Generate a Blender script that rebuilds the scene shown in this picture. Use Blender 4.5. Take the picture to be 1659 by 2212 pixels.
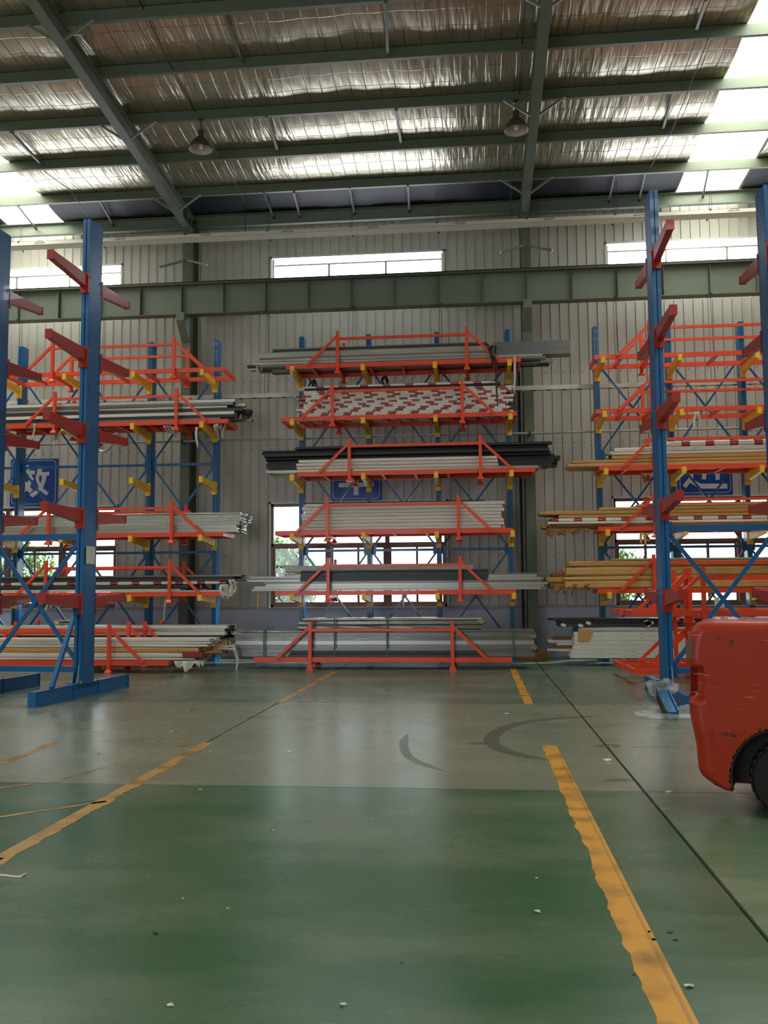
import bpy, bmesh, math, random
from mathutils import Vector, Matrix
for o in list(bpy.data.objects): bpy.data.objects.remove(o)
C = bpy.context.scene.collection
R = random.Random(7)
# ---------------------------------------------------------------- camera
F, CX, CY, H = 1990.0, 829.5, 1106.0, 1.6
AX = Vector((0.99487785, 0.01536916, -0.09990918))   # world X seen in camera axes (right, up, forward)
AY = Vector((0.1008638, -0.08567197, 0.99120473))
AZ = Vector((-0.00667457, 0.99620485, 0.08678333))
cam = bpy.data.cameras.new('camera'); camo = bpy.data.objects.new('camera', cam); C.objects.link(camo)
cam.sensor_fit = 'HORIZONTAL'; cam.sensor_width = 36; cam.lens = F/1659*36
cam.clip_end = 300
rt = Vector((AX[0], AY[0], AZ[0])); up = Vector((AX[1], AY[1], AZ[1])); fw = Vector((AX[2], AY[2], AZ[2]))
M = Matrix.Identity(4)
for i in range(3):
    M[i][0] = rt[i]; M[i][1] = up[i]; M[i][2] = -fw[i]
M[2][3] = H
camo.matrix_world = M
bpy.context.scene.camera = camo
def ray(px, py):
    c = Vector((px-CX, -(py-CY), F)); return Vector((c@AX, c@AY, c@AZ))
def at(px, py, Y):
    r = ray(px, py); t = Y/r[1]; return Vector((r[0]*t, Y, H+r[2]*t))
def flr(px, py, z=0.0):
    r = ray(px, py); t = (z-H)/r[2]; return Vector((r[0]*t, r[1]*t, z))
def Xp(px, Y, z):
    return at(px, 1278-(z-1.6)*1990/Y, Y)[0]
# ---------------------------------------------------------------- world, sun, exposure
sc = bpy.context.scene
sc.view_settings.view_transform = 'Standard'; sc.view_settings.look = 'None'
sc.view_settings.gamma = 1; sc.view_settings.use_curve_mapping = False
sc.view_settings.exposure = 0.32
w = bpy.data.worlds.new('sky'); sc.world = w; w.use_nodes = True
bg = w.node_tree.nodes['Background']
bg.inputs[0].default_value = (0.86, 0.93, 1.0, 1); bg.inputs[1].default_value = 3.2
sun = bpy.data.lights.new('sun', 'SUN'); sun.energy = 5.0; sun.angle = 0.01; sun.color = (1, 0.96, 0.88)
so = bpy.data.objects.new('sun', sun); C.objects.link(so); so.rotation_euler = (math.radians(-28), math.radians(38), 0)
so.location = (6, 30, 20)
# ---------------------------------------------------------------- materials
def lin(h):
    h = h.lstrip('#'); v = [int(h[i:i+2], 16)/255 for i in (0, 2, 4)]
    return tuple((c/12.92 if c <= .04045 else ((c+.055)/1.055)**2.4) for c in v)+(1,)
MATS = {}
def mat(name, col, rough=.5, metal=0, var=.12, scale=3, bump=0, bscale=30, stretch=None, coat=0, spec=.5):
    m = bpy.data.materials.new(name); m.use_nodes = True; nt = m.node_tree; N = nt.nodes; L = nt.links
    b = N['Principled BSDF']; b.inputs['Roughness'].default_value = rough; b.inputs['Metallic'].default_value = metal
    b.inputs['Specular IOR Level'].default_value = spec
    if coat: b.inputs['Coat Weight'].default_value = coat
    tc = N.new('ShaderNodeTexCoord'); mp = N.new('ShaderNodeMapping'); L.new(tc.outputs['Object'], mp.inputs[0])
    if stretch: mp.inputs['Scale'].default_value = stretch
    n = N.new('ShaderNodeTexNoise'); n.inputs['Scale'].default_value = scale; n.inputs['Detail'].default_value = 5
    L.new(mp.outputs[0], n.inputs[0])
    mx = N.new('ShaderNodeMix'); mx.data_type = 'RGBA'
    c = lin(col); d = tuple(max(0, x*(1-var*2)) for x in c[:3])+(1,); e = tuple(min(1, x*(1+var)) for x in c[:3])+(1,)
    mx.inputs[6].default_value = d; mx.inputs[7].default_value = e
    L.new(n.outputs[0], mx.inputs[0]); L.new(mx.outputs[2], b.inputs['Base Color'])
    if bump:
        n2 = N.new('ShaderNodeTexNoise'); n2.inputs['Scale'].default_value = bscale; L.new(mp.outputs[0], n2.inputs[0])
        bp = N.new('ShaderNodeBump'); bp.inputs['Strength'].default_value = bump; bp.inputs['Distance'].default_value = .01
        L.new(n2.outputs[0], bp.inputs['Height']); L.new(bp.outputs[0], b.inputs['Normal'])
    MATS[name] = m; return m
def emis(name, col, s):
    m = bpy.data.materials.new(name); m.use_nodes = True; nt = m.node_tree
    nt.nodes.remove(nt.nodes['Principled BSDF'])
    e = nt.nodes.new('ShaderNodeEmission'); e.inputs[0].default_value = lin(col); e.inputs[1].default_value = s
    nt.links.new(e.outputs[0], nt.nodes['Material Output'].inputs[0]); MATS[name] = m; return m
mat('blue', '#00609f', .35, 0, .1, 2, coat=.2)
mat('orange', '#ef4a26', .38, 0, .07, 2, coat=.15)
mat('red_arm', '#ad2a22', .35, 0, .08, 2, coat=.15)
mat('yellow', '#f4c22c', .42, 0, .08, 3)
mat('siding', '#c9c3ba', .45, 0, .07, 1.2, stretch=(1, 1, .3))
mat('dark_gap', '#2b2b2b', .8)
mat('lowwall', '#c6c7d8', .75, 0, .08, 1.5, bump=.3, bscale=8)
mat('trim', '#a3a09b', .5)
mat('green_steel', '#67705f', .5, 0, .12, 1.5)
mat('green_pale', '#788274', .5, 0, .1, 1.2)
mat('dark_steel', '#2e302c', .5)
mat('galv', '#b5b0a6', .42, .35, .1, 6)
mat('tray_white', '#dcd8cd', .4, 0, .05)
mat('bronze', '#78594a', .4, .2)
mat('whiteframe', '#d8d8d6', .4)
mat('black', '#191a1c', .45)
mat('charcoal', '#3b3d40', .4, .2)
mat('black_rubber', '#1c1c1c', .85, 0, .2, 8, bump=.5)
mat('silver', '#aeaaa2', .33, .7, .12, 2, stretch=(.15, 4, 4))
mat('silver_dark', '#77787a', .33, .6, .15, 2, stretch=(.15, 4, 4))
mat('film', '#aca89f', .25, .15, .12, 3, bump=.4, bscale=12, stretch=(.3, 4, 4), coat=.3)
mat('alu_pale', '#aaa7a0', .35, .45, .1, 2, stretch=(.15, 4, 4))
mat('film_dark', '#7c7970', .22, .25, .12, 3, bump=.4, bscale=12, stretch=(.3, 4, 4), coat=.3)
mat('foil_dark_reflection', '#22262a', .6, .1)  # foil of the eave bay, its dark reflection put into the colour
mat('offwhite', '#dfdcd6', .4, 0, .06, 2, stretch=(.2, 3, 3))
mat('wrap_pale', '#c9cbc2', .45, 0, .08, 2, stretch=(.2, 3, 3))
mat('kraft', '#c6965a', .7, 0, .16, 3, bump=.5, bscale=10, stretch=(.4, 3, 3))
mat('kraft_dark', '#8e6438', .75, 0, .2, 4, bump=.6, bscale=10, stretch=(.4, 3, 3))
mat('kraft_light', '#cda869', .65, 0, .12, 3, bump=.5, bscale=10, stretch=(.4, 3, 3))
mat('maroon', '#8e3037', .5)
mat('wood', '#a0703c', .7, 0, .2, 5, stretch=(1, 8, 8))
mat('paper', '#d8d4cc', .6, 0, .06)
mat('sign_blue', '#10489c', .35)
mat('sign_white', '#dbd8d8', .4)
mat('green_strap', '#3d6a50', .5)
mat('leaf', '#6f9c3e', .6, 0, .3, 6)
mat('bark', '#5b4634', .9)
mat('outside_ground', '#9a9a92', .9)
mat('outside_hedge', '#7fa35a', .8, 0, .3, 4)
mat('roof_deck', '#6a6c68', .7)
mat('lamp_metal', '#5c5554', .4, .4)
mat('lamp_inner', '#c9b9b6', .45)
emis('skylight', '#f6f8e6', 9.0)
emis('hiwin', '#eef1ff', 9.0)
emis('tube_glass', '#fff4e6', 1.0)
# printed wraps: long repeated blocks along the bar with tiny lines of print
def wrapmat(name, base, block, period, duty, text, tdens=60, off=True):
    m = mat(name, base, .42, 0, .04, 3); nt = m.node_tree; N = nt.nodes; L = nt.links; b = N['Principled BSDF']
    src = b.inputs['Base Color'].links[0].from_socket
    tc = N.new('ShaderNodeTexCoord'); sx = N.new('ShaderNodeSeparateXYZ'); L.new(tc.outputs['Object'], sx.inputs[0])
    oi = N.new('ShaderNodeObjectInfo')
    def mth(op, a, b_=None, c_=None):
        n = N.new('ShaderNodeMath'); n.operation = op
        for i, v in enumerate((a, b_, c_)):
            if v is None: continue
            if isinstance(v, (int, float)): n.inputs[i].default_value = v
            else: L.new(v, n.inputs[i])
        return n.outputs[0]
    u = mth('ADD', mth('DIVIDE', sx.outputs[0], period), mth('MULTIPLY', oi.outputs['Random'], 3.0 if off else 0))
    fr = mth('FRACT', u); isb = mth('LESS_THAN', fr, duty)
    mx = N.new('ShaderNodeMix'); mx.data_type = 'RGBA'; L.new(isb, mx.inputs[0]); L.new(src, mx.inputs[6]); mx.inputs[7].default_value = lin(block)
    # print: short dashes in two rows
    cells = mth('FRACT', mth('MULTIPLY', sx.outputs[0], tdens*.4))
    n = N.new('ShaderNodeTexNoise'); n.inputs['Scale'].default_value = tdens; L.new(tc.outputs['Object'], n.inputs[0])
    row = mth('LESS_THAN', mth('ABSOLUTE', sx.outputs[2]), .007)
    dash = mth('MULTIPLY', mth('GREATER_THAN', n.outputs[0], .5), mth('LESS_THAN', cells, .55))
    t = mth('MULTIPLY', row, dash)
    fr2 = mth('FRACT', mth('ADD', u, .5)); seg = mth('LESS_THAN', fr2, .55)
    tb = mth('MULTIPLY', t, mth('MAXIMUM', isb, seg))
    mx2 = N.new('ShaderNodeMix'); mx2.data_type = 'RGBA'; L.new(tb, mx2.inputs[0]); L.new(mx.outputs[2], mx2.inputs[6])
    mx3 = N.new('ShaderNodeMix'); mx3.data_type = 'RGBA'; L.new(isb, mx3.inputs[0]); mx3.inputs[6].default_value = lin(text); mx3.inputs[7].default_value = lin('#e5dcd8')
    L.new(mx3.outputs[2], mx2.inputs[7]); L.new(mx2.outputs[2], b.inputs['Base Color'])
    return m
wrapmat('redlabel', '#e2ded8', '#932430', .52, .36, '#8d8a88')
wrapmat('faintred', '#d5d1cb', '#dccac4', .5, .5, '#c06a5e')
wrapmat('printgrey', '#b9bcb7', '#b2b6b1', 1.1, .3, '#4b4f50', 45)
wrapmat('printwhite', '#d5d8ce', '#cdd2c8', .62, .4, '#3c4340', 45)
wrapmat('kraftprint', '#cb9f63', '#c6965a', .9, .3, '#a5552e', 50)
# ---------------------------------------------------------------- helpers
class MB:
    def __init__(s): s.v = []; s.f = []
    def add(s, vs, fs):
        n = len(s.v); s.v += [tuple(v) for v in vs]; s.f += [tuple(i+n for i in f) for f in fs]; return s
    def box(s, x0, y0, z0, x1, y1, z1):
        return s.add([(x0,y0,z0),(x1,y0,z0),(x1,y1,z0),(x0,y1,z0),(x0,y0,z1),(x1,y0,z1),(x1,y1,z1),(x0,y1,z1)],
                     [(0,3,2,1),(4,5,6,7),(0,1,5,4),(1,2,6,5),(2,3,7,6),(3,0,4,7)])
    def bar(s, p, q, w, h, upv=(0, 0, 1)):
        p = Vector(p); q = Vector(q); d = (q-p).normalized(); u = Vector(upv)
        if abs(d.dot(u)) > .99: u = Vector((0, 1, 0))
        sd = d.cross(u).normalized(); u = sd.cross(d).normalized(); sd *= w/2; u *= h/2
        return s.add([p-sd-u, p+sd-u, p+sd+u, p-sd+u, q-sd-u, q+sd-u, q+sd+u, q-sd+u],
                     [(0,3,2,1),(4,5,6,7),(0,1,5,4),(1,2,6,5),(2,3,7,6),(3,0,4,7)])
    def tube(s, pts, r, n=8, cap=True):
        pts = [Vector(p) for p in pts]; rings = []; k0 = len(s.v); vs = []; fs = []
        for i, p in enumerate(pts):
            d = (pts[min(i+1, len(pts)-1)]-pts[max(i-1, 0)]).normalized()
            u = Vector((0, 0, 1)) if abs(d.z) < .95 else Vector((0, 1, 0))
            a = d.cross(u).normalized(); b = a.cross(d).normalized(); rr = r[i] if isinstance(r, (list, tuple)) else r
            for k in range(n):
                t = 2*math.pi*k/n; vs.append(p+a*math.cos(t)*rr+b*math.sin(t)*rr)
        for i in range(len(pts)-1):
            for k in range(n):
                fs.append((i*n+k, i*n+(k+1) % n, (i+1)*n+(k+1) % n, (i+1)*n+k))
        if cap: fs.append(tuple(range(n))[::-1]); fs.append(tuple(range((len(pts)-1)*n, len(pts)*n)))
        return s.add(vs, fs)
    def lathe(s, prof, cx=0, cy=0, n=20):
        vs = []; fs = []
        for r, z in prof:
            for k in range(n):
                t = 2*math.pi*k/n; vs.append((cx+r*math.cos(t), cy+r*math.sin(t), z))
        for i in range(len(prof)-1):
            for k in range(n): fs.append((i*n+k, i*n+(k+1) % n, (i+1)*n+(k+1) % n, (i+1)*n+k))
        return s.add(vs, fs)
    def prism(s, poly, y0, y1):                         # poly in x,z
        n = len(poly); vs = [(x, y0, z) for x, z in poly]+[(x, y1, z) for x, z in poly]
        fs = [tuple(range(n)), tuple(range(n, 2*n))[::-1]]+[(i, i+n, (i+1) % n+n, (i+1) % n) for i in range(n)]
        return s.add(vs, fs)
    def mesh(s, name):
        me = bpy.data.meshes.new(name); me.from_pydata(s.v, [], s.f)
        bm = bmesh.new(); bm.from_mesh(me); bmesh.ops.recalc_face_normals(bm, faces=bm.faces); bm.to_mesh(me); bm.free()
        return me
def put(name, me, m=None, parent=None, loc=(0, 0, 0), rot=(0, 0, 0), kind=None, label=None, cat=None, group=None, bevel=0, smooth=False):
    if isinstance(me, MB): me = me.mesh(name)
    if m and not me.materials: me.materials.append(MATS[m] if isinstance(m, str) else m)
    o = bpy.data.objects.new(name, me); C.objects.link(o); o.location = loc; o.rotation_euler = rot
    if parent: o.parent = parent
    tag(o, label, cat, group, kind)
    if bevel:
        b = o.modifiers.new('bevel', 'BEVEL'); b.width = bevel; b.segments = 2; b.limit_method = 'ANGLE'
    if smooth:
        for p in me.polygons: p.use_smooth = True
    return o
def tag(o, label=None, cat=None, group=None, kind=None):
    if label: o['label'] = label
    if cat: o['category'] = cat
    if group: o['group'] = group
    if kind: o['kind'] = kind
    return o
def empty(name, loc=(0, 0, 0), rz=0, label=None, cat=None, group=None, kind=None):
    o = bpy.data.objects.new(name, None); C.objects.link(o); o.location = loc; o.rotation_euler = (0, 0, rz)
    o.empty_display_size = .1; return tag(o, label, cat, group, kind)
def copy_tree(o, parent=None):
    c = o.copy(); C.objects.link(c); c.parent = parent
    for ch in list(o.children): copy_tree(ch, c)
    return c
# ================================================================ THE SETTING
WY = 23.2                       # inner face of the back wall siding
X0, X1, YF = -19.0, 13.5, -7.0  # hall extent used here
BASE = 1.22
SL = .06
def zroof(Y): return 11.52+SL*(22.9-Y)      # underside of the foil at the purlin tops
# ---- floor: painted concrete slabs between recessed joints
def floormat(name, c1, c2, wear):
    m = bpy.data.materials.new(name); m.use_nodes = True; nt = m.node_tree; N = nt.nodes; L = nt.links; b = N['Principled BSDF']
    geo = N.new('ShaderNodeNewGeometry'); mp = N.new('ShaderNodeMapping'); L.new(geo.outputs['Position'], mp.inputs[0]); mp.inputs['Scale'].default_value = (.55, 1.2, 1)
    n1 = N.new('ShaderNodeTexNoise'); n1.inputs['Scale'].default_value = .9; n1.inputs['Detail'].default_value = 7; n1.inputs['Roughness'].default_value = .6; L.new(mp.outputs[0], n1.inputs[0])
    n2 = N.new('ShaderNodeTexNoise'); n2.inputs['Scale'].default_value = 70; n2.inputs['Detail'].default_value = 3; L.new(geo.outputs['Position'], n2.inputs[0])
    r = N.new('ShaderNodeMapRange'); r.inputs[1].default_value = .35+.2*(1-wear); r.inputs[2].default_value = .75; L.new(n1.outputs[0], r.inputs[0])
    mx = N.new('ShaderNodeMix'); mx.data_type = 'RGBA'; mx.inputs[6].default_value = lin(c1); mx.inputs[7].default_value = lin(c2); L.new(r.outputs[0], mx.inputs[0])
    sp = N.new('ShaderNodeMapRange'); sp.inputs[1].default_value = .66; sp.inputs[2].default_value = .74; sp.inputs[4].default_value = .35; L.new(n2.outputs[0], sp.inputs[0])
    mx2 = N.new('ShaderNodeMix'); mx2.data_type = 'RGBA'; L.new(sp.outputs[0], mx2.inputs[0]); L.new(mx.outputs[2], mx2.inputs[6]); mx2.inputs[7].default_value = lin('#8f9080')
    L.new(mx2.outputs[2], b.inputs['Base Color'])
    rr = N.new('ShaderNodeMapRange'); rr.inputs[3].default_value = .17; rr.inputs[4].default_value = .36; L.new(n1.outputs[0], rr.inputs[0]); L.new(rr.outputs[0], b.inputs['Roughness'])
    bp = N.new('ShaderNodeBump'); bp.inputs['Strength'].default_value = .25; bp.inputs['Distance'].default_value = .004
    n3 = N.new('ShaderNodeTexNoise'); n3.inputs['Scale'].default_value = 9; L.new(geo.outputs['Position'], n3.inputs[0]); L.new(n3.outputs[0], bp.inputs['Height']); L.new(bp.outputs[0], b.inputs['Normal'])
    MATS[name] = m
floormat('floor_green', '#365f40', '#69765f', .6)
floormat('floor_mid', '#5c7a5e', '#8a937c', .6)
floormat('floor_worn', '#727c6a', '#8b8c7b', .9)
floormat('floor_back', '#566b5a', '#7b8276', .7)
fl = empty('floor', kind='structure')
put('subfloor', MB().box(X0-.2, YF-.2, -.3, X1+.2, WY+.2, -.03), 'dark_gap', fl)
xs = [X0, -15.5, -11.3, -7.1, -2.93, 1.3, 5.5, 9.7, X1]; ys = [YF, -3.95, 1.87, 7.69, 13.51, 19.33, WY]
for i in range(len(xs)-1):
    for j in range(len(ys)-1):
        g = .008
        if ys[j] < 7: m = 'floor_green' if xs[i] < 1.2 else 'floor_mid'
        elif ys[j] < 13: m = 'floor_worn'
        else: m = 'floor_back'
        gx = .012 if j else g
        put('floor_slab', MB().box(xs[i]+gx, ys[j]+g, -.04, xs[i+1]-gx, ys[j+1]-g, 0), m, fl)
# ---- back wall
WINS = [(-13.86, -9.36), (-5.26, -.76), (3.38, 7.88)]
bw = empty('wall_back', kind='structure')
def wallbox(x0, x1, z0, z1, y0=WY+.06, y1=WY+.3, m='siding', nm='wall_core'): return put(nm, MB().box(x0, y0, z0, x1, y1, z1), m, bw)
prev = X0
for a, b in WINS:
    wallbox(prev, a, BASE, 11.6); wallbox(a, b, 3.88, 8.9); wallbox(a, b, 10.39, 11.6); prev = b
wallbox(prev, X1, BASE, 11.6)
wallbox(X0, X1, 0, BASE, WY-.12, WY+.3, 'lowwall', 'low_wall')
pw = .2353
n = int((X1-X0)/pw)
pc = {}
def panel(x, z0, z1):
    k = (round(z0, 2), round(z1, 2))
    if k not in pc:
        h = z1-z0; b = MB()
        b.box(.004, -.0, 0, pw-.006, .05, h)
        b.prism([(0.006, 0), (0.006, h), (.03, h), (.03, 0)], -.022, 0)
        pc[k] = b.mesh('wall_panel')
    put('wall_panel', pc[k], 'siding', bw, (x, WY, z0))
for i in range(n):
    x = X0+i*pw; c = x+pw/2
    inw = any(a < c < b for a, b in WINS)
    if inw: panel(x, 3.93, 8.88); panel(x, 10.42, 11.4)
    else: panel(x, BASE+.04, 11.4)
s = MB()
for z in (2.55, 3.35, 5.3, 7.1, 9.55):
    for i in range(n):
        x = X0+i*pw+.07
        if any(a-.1 < x < b+.1 for a, b in WINS) and (z < 3.9 or 8.9 < z < 10.4): continue
        s.box(x-.011, WY-.012, z-.011, x+.011, WY+.001, z+.011)
put('wall_screw', s, 'dark_steel', bw, kind='stuff')
prev = X0; t = 1
for a, b in WINS+[(X1, X1)]:
    put('trim_%d' % t, MB().box(prev, WY-.16, BASE-.02, a if a < X1 else X1, WY+.02, BASE+.04), 'trim', kind='structure'); t += 1
    if a < X1: put('trim_%d' % t, MB().box(a, WY-.2, BASE-.03, b, WY+.06, BASE+.01), 'trim', kind='structure'); t += 1
    prev = b
# ---- windows: low sash windows and high strip windows
glass = bpy.data.materials.new('glass'); glass.use_nodes = True
nt = glass.node_tree; nt.nodes.remove(nt.nodes['Principled BSDF'])
tr = nt.nodes.new('ShaderNodeBsdfTransparent'); gl = nt.nodes.new('ShaderNodeBsdfGlossy'); gl.inputs['Roughness'].default_value = .03
ms = nt.nodes.new('ShaderNodeMixShader'); ms.inputs[0].default_value = .06; tr.inputs[0].default_value = (.93, .97, .96, 1)
nt.links.new(tr.outputs[0], ms.inputs[1]); nt.links.new(gl.outputs[0], ms.inputs[2]); nt.links.new(ms.outputs[0], nt.nodes['Material Output'].inputs[0]); MATS['glass'] = glass
wn = 1
for a, b in WINS:
    wd = empty('window_%d' % wn, ((a+b)/2, WY, BASE), kind='structure'); wn += 1
    o = (a+b)/2
    f = MB(); z0, z1, zt = .01, 2.66, 1.60
    hw = (b-a)/2
    for x in (-hw+.03, hw-.03): f.box(x-.03, .03, z0, x+.03, .13, z1)
    for z in (z0+.04, zt, z1-.03): f.box(-hw, .03, z-.04, hw, .13, z+.04)
    put('window_frame', f, 'bronze', wd)
    jb = MB(); jb.box(-hw-.04, -.03, 0, -hw, .3, z1+.05); jb.box(hw, -.03, 0, hw+.04, .3, z1+.05); jb.box(-hw-.04, -.03, z1, hw+.04, .3, z1+.05)
    put('window_surround', jb, 'whiteframe', wd)
    for x in (-.75, .75): put('mullion', MB().box(x-.055, .0, z0, x+.055, .14, z1), 'bronze', wd)
    for k, (xa, xb) in enumerate(((-hw+.06, -.8), (-.69, .69), (.8, hw-.06))):
        put('pane', MB().box(xa, .085, zt+.04, xb, .091, z1-.06), 'glass', wd)
        mid = (xa+xb)/2
        for q, (p, r_) in enumerate(((xa, mid+.03), (mid-.03, xb))):
            yy = .05+.03*q; sh = MB()
            sh.box(p, yy, z0+.08, p+.05, yy+.03, zt-.04); sh.box(r_-.05, yy, z0+.08, r_, yy+.03, zt-.04)
            sh.box(p+.05, yy, z0+.08, r_-.05, yy+.03, z0+.13); sh.box(p+.05, yy, zt-.09, r_-.05, yy+.03, zt-.04)
            so_ = put('sash', sh, 'bronze', wd)
            put('pane', MB().box(p+.05, yy+.012, z0+.13, r_-.05, yy+.018, zt-.09), 'glass', so_)
for a, b in WINS:
    wd = empty('window_%d' % wn, ((a+b)/2, WY, 8.9), kind='structure'); wn += 1
    hw = (b-a)/2; f = MB(); h = 1.47
    for x in (-hw+.025, hw-.025): f.box(x-.025, .05, 0, x+.025, .14, h-.02)
    for z in (.04, h-.15): f.box(-hw, .12, z-.022, hw, .2, z+.022)
    put('window_frame', f, 'galv', wd)
    jb = MB(); jb.box(-hw-.04, -.03, -.05, -hw, .3, h+.05); jb.box(hw, -.03, -.05, hw+.04, .3, h+.05); jb.box(-hw-.04, -.03, h, hw+.04, .3, h+.05)
    put('window_surround', jb, 'whiteframe', wd)
    for x in (-.75, .75): put('mullion', MB().box(x-.028, .12, .05, x+.028, .2, h-.16), 'galv', wd)
    for xa, xb in ((-hw+.05, -.78), (-.72, .72), (.78, hw-.05)): put('pane', MB().box(xa, .17, .07, xb, .175, h-.17), 'hiwin', wd)
    put('pane', MB().box(-hw+.05, .17, h-.13, hw-.05, .175, h-.01), 'hiwin', wd)
# ---- other walls (behind and beside the camera)
def plain_wall(nm, boxes, m='siding'):
    b = MB()
    for q in boxes: b.box(*q)
    return put(nm, b, m, kind='structure')
plain_wall('wall_left', [(X0-.2, YF-.2, 0, X0, WY+.3, 13)])
plain_wall('wall_right', [(X1, YF-.2, 0, X1+.2, WY+.3, 13)])
plain_wall('wall_front', [(X0, YF-.2, 0, -12, YF, 12.8), (-12, YF-.2, 6, -3, YF, 12.8), (-3, YF-.2, 0, X1, YF, 12.8)])  # doorway gap added in this unseen wall to let sky light in
# ---- roof: foil insulation sheets sagging between purlins, skylight strips
PY = [22.95, 21.42, 19.81, 18.21, 16.58, 15.01]
while PY[-1] > YF: PY.append(PY[-1]-1.6)
SKY = [(-12.5, -10.78), (5.06, 6.62)]
foil = mat('foil', '#bdb79f', .33, .8, .1, 1.5, stretch=(3, .6, 1)); nt = foil.node_tree; N = nt.nodes; L = nt.links; b = N['Principled BSDF']
tc = N.new('ShaderNodeTexCoord'); br = N.new('ShaderNodeTexBrick'); br.offset = 0; br.inputs['Scale'].default_value = 1; br.inputs['Brick Width'].default_value = .3; br.inputs['Row Height'].default_value = .42
br.inputs['Mortar Size'].default_value = .012; br.inputs['Mortar Smooth'].default_value = 1; br.inputs['Color1'].default_value = (1, 1, 1, 1); br.inputs['Color2'].default_value = (.9, .9, .9, 1); br.inputs['Mortar'].default_value = (.0, .0, .0, 1)
L.new(tc.outputs['Object'], br.inputs[0]); bp = N.new('ShaderNodeBump'); bp.inputs['Strength'].default_value = .5; bp.inputs['Distance'].default_value = .02; L.new(br.outputs[0], bp.inputs['Height'])
n2 = N.new('ShaderNodeTexNoise'); n2.inputs['Scale'].default_value = 2.2; mp = N.new('ShaderNodeMapping'); mp.inputs['Scale'].default_value = (4, .5, 1); L.new(tc.outputs['Object'], mp.inputs[0]); L.new(mp.outputs[0], n2.inputs[0])
bp2 = N.new('ShaderNodeBump'); bp2.inputs['Strength'].default_value = .6; bp2.inputs['Distance'].default_value = .06; L.new(n2.outputs[0], bp2.inputs['Height']); L.new(bp.outputs[0], bp2.inputs['Normal']); L.new(bp2.outputs[0], b.inputs['Normal'])
src = b.inputs['Base Color'].links[0].from_socket; mq = N.new('ShaderNodeMix'); mq.data_type = 'RGBA'; mq.blend_type = 'MULTIPLY'; mq.inputs[0].default_value = .55; L.new(src, mq.inputs[6]); L.new(br.outputs[0], mq.inputs[7]); L.new(mq.outputs[2], b.inputs['Base Color'])
ce = empty('ceiling', kind='structure')
segs = []; p = X0
for a, b_ in SKY: segs.append((p, a)); p = b_
segs.append((p, X1))
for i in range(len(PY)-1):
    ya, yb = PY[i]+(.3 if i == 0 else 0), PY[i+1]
    for (xa, xb) in segs:
        nx = max(8, int((xb-xa)/.15)); ny = 7; vs = []; fs = []
        rr = random.Random(i*7+int(xa*3)); ph = [rr.uniform(0, 6) for _ in range(3)]
        for k in range(ny+1):
            v = k/ny; Y = ya+(yb-ya)*v
            for q in range(nx+1):
                x = xa+(xb-xa)*q/nx
                sag = math.sin(math.pi*v)*(.075+.02*math.sin(x*1.7+ph[0])+.012*math.sin(x*7+ph[1]))
                vs.append((x, Y, zroof(Y)-sag+.006*abs(math.sin(x*10.5))))
        for k in range(ny):
            for q in range(nx): fs.append((k*(nx+1)+q, k*(nx+1)+q+1, (k+1)*(nx+1)+q+1, (k+1)*(nx+1)+q))
        put('foil_sheet' if i else 'roof_lining', MB().add(vs, fs), 'foil' if i else 'foil_dark_reflection', ce, smooth=True)
    for (xa, xb) in SKY:
        vs = []; fs = []; nx = 48
        for k in range(2):
            Y = (ya, yb)[k]
            for q in range(nx+1): vs.append((xa+(xb-xa)*q/nx, Y, zroof(Y)+.05+.015*math.cos(q*math.pi/2)))
        for q in range(nx): fs.append((q, q+1, nx+2+q, nx+1+q))
        put('skylight_sheet', MB().add(vs, fs), 'skylight', ce)
for (xa, xb) in segs:
    b = MB(); b.add([(xa, WY+.4, zroof(WY+.4)+.1), (xb, WY+.4, zroof(WY+.4)+.1), (xb, YF-.3, zroof(YF)+.1), (xa, YF-.3, zroof(YF)+.1),
                     (xa, WY+.4, zroof(WY+.4)+.2), (xb, WY+.4, zroof(WY+.4)+.2), (xb, YF-.3, zroof(YF)+.2), (xa, YF-.3, zroof(YF)+.2)],
                    [(0,3,2,1),(4,5,6,7),(0,1,5,4),(1,2,6,5),(2,3,7,6),(3,0,4,7)])
    put('roof_deck', b, 'roof_deck', ce)
b = MB(); b.box(X0, WY+.0, 11.45, X1, WY+.06, 11.75); put('wall_cap', b, 'dark_steel', bw)
# ================================================================ ROOF STEEL
ordn = ['nearest', 'second', 'third', 'fourth', 'fifth']
def purlin_mesh():
    b = MB(); h = .215; x0, x1 = X0, X1
    b.box(x0, -.006, 0, x1, .006, h); b.box(x0, .006, 0, x1, .075, .012); b.box(x0, .006, h-.012, x1, .075, h)
    b.box(x0, .063, .012, x1, .075, .035)
    return b.mesh('roof_purlin')
pme = purlin_mesh()
for i, Y in enumerate(PY[1:]):
    lab = 'dark green steel roof purlin, %s one out from the back wall' % ordn[i] if i < 5 else 'dark green steel roof purlin out of view behind the camera'
    o = put('roof_purlin', pme, 'green_steel', None, (0, Y, zroof(Y)-.222), label=lab, cat='purlin', group='roof purlins')
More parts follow.
